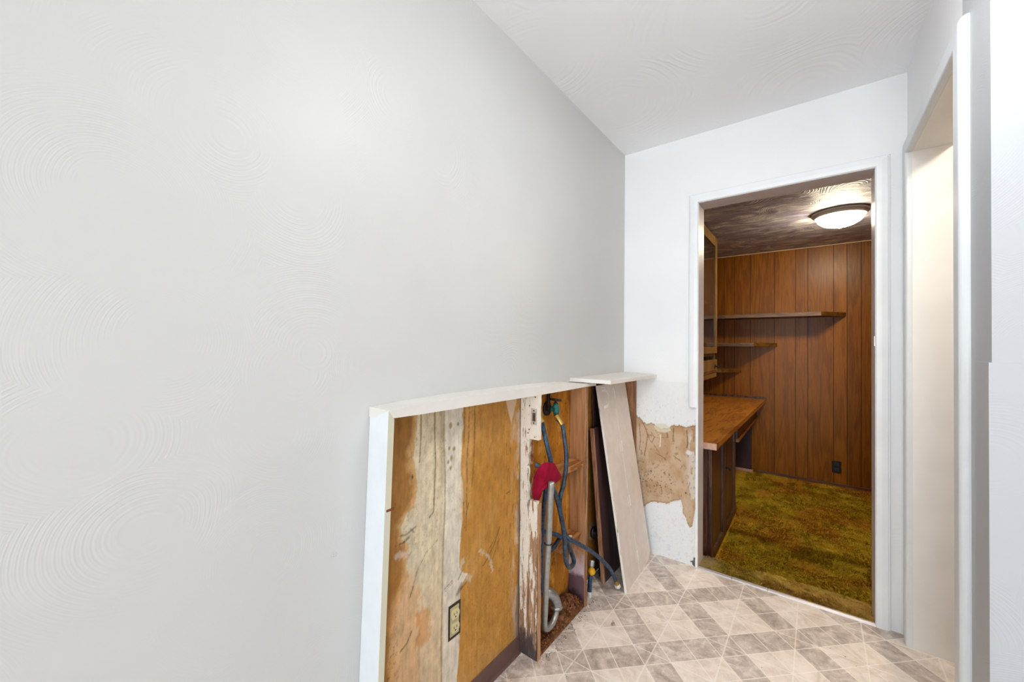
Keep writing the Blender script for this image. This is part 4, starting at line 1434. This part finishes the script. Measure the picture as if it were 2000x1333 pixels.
struct(BX('ceiling_study', SX0 - .02, SX1 + .02, DB, SY + .02, SC, SC + .05, study_ceiling()))
M_dtrim = wood('dark_base_trim', rgb(70, 42, 30), rgb(98, 62, 46), rgb(120, 80, 60), stretch=(2, 40, 40), rough=.4)
struct(BX('baseboard_far', 0.46, SX1, SY - .008, SY - .0005, SF + .005, SF + .035, M_dtrim))
struct(BX('trim_2', SX0, SX1, SY - .010, SY - .0005, SC - .009, SC - .0005, flat('cream_bead', rgb(196, 168, 130), .5)))

# carpet: pile of separate blades over a rolling base, ends on the step of the doorway
def carpet_base_z(x, y):
    x = np.asarray(x, float); y = np.asarray(y, float)
    lip = (fbm(x * 8 + 3, y * 8, 3) - .5)
    ledge_ = 1 - sst(y + lip * .02, DB + .030, DB + .085)
    fall = .012 * sst(y, D + .03, D + .01)
    ledge_ = ledge_ * sst(x, DX0 - .03, DX0 - .01) * (1 - sst(x, DX1 + .01, DX1 + .03))
    z = SF + .007 + ledge_ * (-SF - .005)
    return z + (fbm(x * 14, y * 14, 3) - .5) * (.008 + .006 * ledge_) - fall * .4


def carpet_mat():
    t = NT('shag_carpet', rough=.95, spec=.1)
    n1 = t.noise(1.0, 5, .65, vec=t.scaled((26, 44, 26)), dist=.6)
    n2 = t.noise(160, 3, .7)
    n3 = t.noise(3.0, 3, .5)
    f = t.math('ADD', t.math('MULTIPLY', n1, .5), t.math('MULTIPLY', n2, .5))
    c = t.ramp(f, [(.34, rgb(104, 84, 14)), (.46, rgb(156, 128, 26)), (.56, rgb(190, 158, 40)), (.70, rgb(216, 184, 76))])
    c2 = t.ramp(f, [(.34, rgb(112, 76, 14)), (.5, rgb(172, 122, 30)), (.70, rgb(208, 158, 58))])
    cc = t.mix(t.step(n3, .42, .60), c, c2)
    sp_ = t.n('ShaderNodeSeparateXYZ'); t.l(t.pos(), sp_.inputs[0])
    daylit = t.math('MULTIPLY', t.step(sp_.outputs[2], -.05, -.01), t.step(n1, .25, .6))  # daylight on the doorway lip, painted into the pile colour
    cc = t.mix(t.math('MULTIPLY', daylit, .32), cc, rgb(206, 186, 120))
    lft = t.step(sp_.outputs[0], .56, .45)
    cc = t.mix(t.math('MULTIPLY', t.math('MULTIPLY', daylit, lft), .7), cc, rgb(150, 124, 112))
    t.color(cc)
    return t.m


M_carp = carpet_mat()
cp = thing('carpet', (.9, 3.6, SF), 'golden olive shag carpet covering the study floor and rolling over the doorway step', 'carpet')
U0 = np.arange(SX0, SX1 + .02, .02)
V0 = np.concatenate([np.arange(D + .008, DB + .12, .006), np.arange(DB + .12, SY, .025), [SY]])
def cplace(U, V):
    z = carpet_base_z(U, V)
    inside = (V > DB) | ((U > DX0) & (U < DX1))
    Uc = np.where(V <= DB + .008, np.clip(U, DX0 + .001, DX1 - .001), U)
    return Uc, V, z
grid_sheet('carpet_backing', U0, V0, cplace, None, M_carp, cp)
NB_ = 150000
r2 = np.random.RandomState(2)
n_near = 62000
bx = np.concatenate([r2.uniform(DX0 + .004, DX1 - .004, n_near // 3), r2.uniform(.35, 1.6, n_near - n_near // 3), r2.uniform(.38, 2.0, NB_ - n_near)])
by = np.concatenate([r2.uniform(D + .008, DB + .05, n_near // 3), r2.uniform(DB + .03, 3.4, n_near - n_near // 3), r2.uniform(3.2, SY, NB_ - n_near)])
bz = carpet_base_z(bx, by) - .002
ang = r2.uniform(0, 2 * np.pi, NB_)
flow = fbm(bx * 5, by * 5, 3) * 9.0
ang = flow + r2.normal(0, .8, NB_)
ln = r2.uniform(.010, .020, NB_) * np.where(by < DB + .05, .75, 1.15)
lean = r2.uniform(.5, 1.3, NB_)
wd = r2.uniform(.0014, .0028, NB_)
tx = np.cos(ang) * ln * lean; ty = np.sin(ang) * ln * lean; tz = ln * .75
sx_ = -np.sin(ang) * wd; sy_ = np.cos(ang) * wd
inside = (by + ty < SY - .012) & ~((bx < .450) & (by > 2.64) & (by < 3.68)) & ~((bx < .43) & (by > SY - .08)) & ((by > DB + .008 + np.abs(ty)) | ((bx > DX0) & (bx < DX1)))
tx = np.where(by < DB + .06, np.clip(bx + tx, DX0 + .002, DX1 - .002) - bx, tx)
ty = np.where(by + ty < D + .006, np.abs(ty), ty)
P0 = np.stack([bx - sx_, by - sy_, bz], 1)
P1 = np.stack([bx + sx_, by + sy_, bz], 1)
P2 = np.stack([bx + tx, by + ty, bz + tz], 1)
co = np.stack([P0, P1, P2], 1)[inside].reshape(-1, 3)
nt = len(co) // 3
me = bpy.data.meshes.new('carpet_pile')
me.vertices.add(len(co)); me.vertices.foreach_set('co', co.ravel())
me.loops.add(nt * 3); me.loops.foreach_set('vertex_index', np.arange(nt * 3))
me.polygons.add(nt); me.polygons.foreach_set('loop_start', np.arange(0, nt * 3, 3)); me.polygons.foreach_set('loop_total', np.full(nt, 3))
me.update(calc_edges=True)
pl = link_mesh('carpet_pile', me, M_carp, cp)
pl['kind'] = 'stuff'
struct(BX('floor_study', SX0 - .02, SX1 + .02, DB, SY + .02, SF - .05, SF, flat('subfloor', rgb(120, 96, 70), .8)))

# ceiling lamp
cl_ = (1.108, 3.90, SC)
lamp = thing('ceiling_lamp', cl_, 'round flush ceiling lamp with lit white glass bowl in the study', 'ceiling lamp')
M_nick = flat('brushed_nickel', rgb(206, 200, 190), rough=0.4, metal=0.0, var=0.08)
bm = bmesh.new()
lathe(bm, [(0, -.0005), (.172, -.0005), (.176, -.010), (.172, -.018), (.160, -.022), (.162, -.030), (.156, -.038), (.146, -.040), (.142, -.030), (0, -.030)], cl_, seg=64)
obj('lamp_rim', bm, M_nick, lamp, True)
G = NT('lamp_glass', rough=.3)
G.b.inputs['Base Color'].default_value = (1, .96, .9, 1)
G.b.inputs['Emission Color'].default_value = (1.0, .87, .64, 1)
G.b.inputs['Emission Strength'].default_value = LP['lamp']
bm = bmesh.new()
prof = [(.145 * math.cos(a), -.036 - .080 * math.sin(a)) for a in [k / 14 * math.pi / 2 for k in range(15)]]
prof[-1] = (0, prof[-1][1])
lathe(bm, prof, cl_, seg=56)
obj('glass_bowl', bm, G.m, lamp, True)
bm = bmesh.new()
lathe(bm, [(0, -.112), (.012, -.114), (.016, -.119), (.010, -.124), (.007, -.130), (0, -.134)], cl_, seg=24)
obj('finial', bm, M_nick, lamp, True)

# desk along the left wall
M_top = wood('desk_top_wood', rgb(120, 68, 20), rgb(158, 98, 34), rgb(180, 118, 48), stretch=(22, 3, 22), rough=.32, ring=4)
M_cabw = wood('cabinet_dark_wood', rgb(46, 28, 22), rgb(78, 48, 34), rgb(104, 70, 52), stretch=(30, 30, 3), rough=.38)
M_cabp = wood('cabinet_panel_wood', rgb(56, 34, 16), rgb(84, 54, 26), rgb(108, 72, 38), stretch=(30, 30, 2), rough=.35)
M_endg = flat('end_grain', rgb(206, 166, 146), .6, var=.12, scale=90)
ZT = .6695
desk = thing('desk', (.2, 3.8, SF), 'built-in wooden desk with dark panelled cabinet doors and knee space', 'desk')
bm = bmesh.new()
hexa(bm, [(SX0 + .001, 2.560, ZT - .038), (.4985, 2.552, ZT - .038), (.5385, SY - .001, ZT - .038), (SX0 + .001, SY - .001, ZT - .038),
          (SX0 + .001, 2.560, ZT), (.4985, 2.552, ZT), (.5385, SY - .001, ZT), (SX0 + .001, SY - .001, ZT)], .002)
top = obj('desk_top', bm, M_top, desk)
BX('end_strip', SX0 + .002, .4980, 2.5495, 2.5535, ZT - .040, ZT - .003, M_endg, desk)['label'] = 'pale raw front end of the desk top'
BX('backsplash', SX0 + .001, .5385, SY - .020, SY - .0015, ZT + .0003, ZT + .020, M_cabw, desk, .001)
cx0, cx1 = SX0 + .001, .425
BX('cabinet_body', cx0, cx1, 2.66, 3.66, SF + .012, ZT - .039, M_cabw, desk)


def door(y0, y1, xf, z0, z1, fr=.075):
    bm = bmesh.new()
    box(bm, xf, xf + .020, y0, y0 + fr, z0, z1, .002)
    box(bm, xf, xf + .020, y1 - fr, y1, z0, z1, .002)
    box(bm, xf, xf + .020, y0 + fr, y1 - fr, z0, z0 + fr, .002)
    box(bm, xf, xf + .020, y0 + fr, y1 - fr, z1 - fr, z1, .002)
    d = obj('cabinet_door', bm, M_cabw, desk)
    obj('door_panel', box(bmesh.new(), xf + .001, xf + .008, y0 + fr - .001, y1 - fr + .001, z0 + fr - .001, z1 - fr + .001, .001), M_cabp, d)
    return d


dd1 = door(2.70, 3.155, .425, SF + .03, ZT - .045, .060)
door(3.175, 3.655, .425, SF + .03, ZT - .045, .060)
bm = bmesh.new(); lathe(bm, [(0, 0), (.006, 0), (.006, .012), (.014, .020), (.012, .028), (0, .030)], (.445, 3.205, .36), (1, 0, 0), 18)
obj('door_knob', bm, M_iron, dd1, True)
BX('apron', .440, .458, 3.66, SY - .03, ZT - .185, ZT - .039, M_cabw, desk)
BX('apron_rail', .438, .466, 3.66, SY - .03, ZT - .210, ZT - .186, M_top, desk)['label'] = 'lighter rail below the drawer front'
BX('end_panel', cx0, .405, SY - .050, SY - .0015, SF + .012, ZT - .039, flat('end_panel_dark', rgb(60, 38, 44), .5, var=.1), desk)
BX('toe_strip', cx0, .425, SY - .062, SY - .051, SF + .012, SF + .040, M_endg, desk)

# wall cabinet with glass door
uc = thing('wall_cabinet', (.06, 3.3, .95), 'tall narrow glazed wall cabinet hanging left inside the study above the desk', 'cabinet')
ux1 = .212; uy0, uy1 = 2.62, 4.10; uz0, uz1 = .955, 2.255
M_cabg = wood('cabinet_gold_wood', rgb(84, 60, 28), rgb(116, 86, 42), rgb(146, 112, 60), stretch=(30, 30, 3), rough=.36)
bm = bmesh.new()
box(bm, SX0 + .001, ux1, uy0, uy0 + .018, uz0, uz1)
box(bm, SX0 + .001, ux1, uy1 - .018, uy1, uz0, uz1)
box(bm, SX0 + .001, ux1, uy0 + .018, uy1 - .018, uz1 - .018, uz1)
box(bm, SX0 + .001, ux1, uy0 + .018, uy1 - .018, uz0 + .03, uz0 + .05)
box(bm, SX0 + .001, ux1 - .004, uy0 + .018, uy1 - .018, 1.150, 1.172)
box(bm, SX0 + .001, SX0 + .008, uy0 + .018, uy1 - .018, uz0 + .05, uz1 - .018)
obj('cabinet_body', bm, M_cabg, uc)
BX('inner_shelf', SX0 + .010, ux1 - .02, uy0 + .019, uy1 - .019, 1.62, 1.638, M_cabg, uc)
PG = NT('cabinet_glass', rough=.04)
PG.b.inputs['Transmission Weight'].default_value = 1.0
PG.b.inputs['IOR'].default_value = 1.45
for (a, b) in ((uy0 + .002, 3.352), (3.358, uy1 - .002)):
    bm = bmesh.new()
    z0, z1, fr = 1.176, uz1 - .004, .085
    fx = ux1 + .0005
    box(bm, fx, fx + .018, a, a + fr, z0, z1, .002)
    box(bm, fx, fx + .018, b - fr, b, z0, z1, .002)
    box(bm, fx, fx + .018, a + fr, b - fr, z0, z0 + fr * .7, .002)
    box(bm, fx, fx + .018, a + fr, b - fr, z1 - fr, z1, .002)
    dr = obj('cabinet_door', bm, M_cabg, uc)
    obj('glass_pane', box(bmesh.new(), fx + .006, fx + .010, a + fr - .003, b - fr + .003, z0 + fr * .7 - .003, z1 - fr + .003), PG.m, dr)
    bm = bmesh.new(); lathe(bm, [(0, 0), (.005, 0), (.005, .010), (.011, .017), (.010, .023), (0, .025)], (fx + .0185, a + fr * .5, 1.62), (1, 0, 0), 16)
    obj('door_knob', bm, M_iron, dr, True)
for (a, b) in ((uy0 + .002, 3.352), (3.358, uy1 - .002)):
    fx = ux1 + .0005
    dw = obj('drawer', box(bmesh.new(), fx, fx + .018, a, b, 1.000, 1.118, .003), M_cabg, uc)
    obj('drawer_panel', box(bmesh.new(), fx + .0185, fx + .024, a + .03, b - .03, 1.020, 1.098, .003), M_cabg, dw)
    bm = bmesh.new(); lathe(bm, [(0, 0), (.022, 0), (.020, .003), (.006, .005), (.006, .014), (.013, .022), (.011, .029), (0, .031)], (fx + .0245, b - .14, 1.058), (1, 0, 0), 18)
    obj('drawer_knob', bm, M_iron, dw, True)
BX('bottom_rail', ux1 + .0005, ux1 + .014, uy0 + .002, uy1 - .002, uz0, .996, M_cabg, uc, .003)

# three stepped corner shelves on the far wall
M_sh = wood('shelf_wood', rgb(72, 44, 12), rgb(100, 66, 20), rgb(122, 84, 32), stretch=(3, 30, 30), rough=.36)
M_she = wood('shelf_front_edge', rgb(80, 54, 34), rgb(104, 74, 48), rgb(126, 94, 64), stretch=(3, 40, 40), rough=.4)
for xw, xf, dep, zt, th, lab in ((1.205, 1.009, .27, 1.586, .040, 'longest wooden shelf, top of the three on the panelled wall'),
                                 (.641, .448, .24, 1.280, .038, 'medium wooden shelf, middle of the three on the panelled wall'),
                                 (.306, .132, .20, .989, .040, 'shortest wooden shelf, lowest of the three on the panelled wall')):
    sh = thing('wall_shelf', (.0, SY, zt), lab, 'shelf', 'stepped shelves on the far study wall')
    bm = bmesh.new()
    prism(bm, [(SX0 + .001, SY - .001), (xw, SY - .001), (xf, SY - dep), (SX0 + .001, SY - dep)], 'z', zt - th, zt)
    obj('shelf_board', bm, M_sh, sh)
    bm = bmesh.new()
    box(bm, SX0 + .001, xf, SY - dep - .004, SY - dep - .0003, zt - th + .0005, zt - .0005)
    obj('front_edge', bm, M_she, sh)['label'] = 'greyer front edge banding'

# black outlet on the far wall
bo = thing('wall_outlet', (1.133, SY, .048), 'black duplex outlet plate low on the panelled study wall', 'outlet')
M_blk = flat('black_plastic', rgb(22, 22, 26), .35, var=.05)
obj('cover_plate', box(bmesh.new(), 1.097, 1.169, SY - .007, SY - .0008, -.010, .106, .002), M_blk, bo)
for z in (.074, .022):
    fc = obj('socket_face', box(bmesh.new(), 1.117, 1.149, SY - .010, SY - .0072, z - .014, z + .014, .002), flat('socket_black', rgb(44, 44, 52), .4), bo)
    bm = bmesh.new()
    box(bm, 1.126, 1.128, SY - .0108, SY - .0101, z - .004, z + .006)
    box(bm, 1.138, 1.140, SY - .0108, SY - .0101, z - .004, z + .006)
    obj('slots', bm, flat('slot_black', rgb(6, 6, 8), .6), fc)
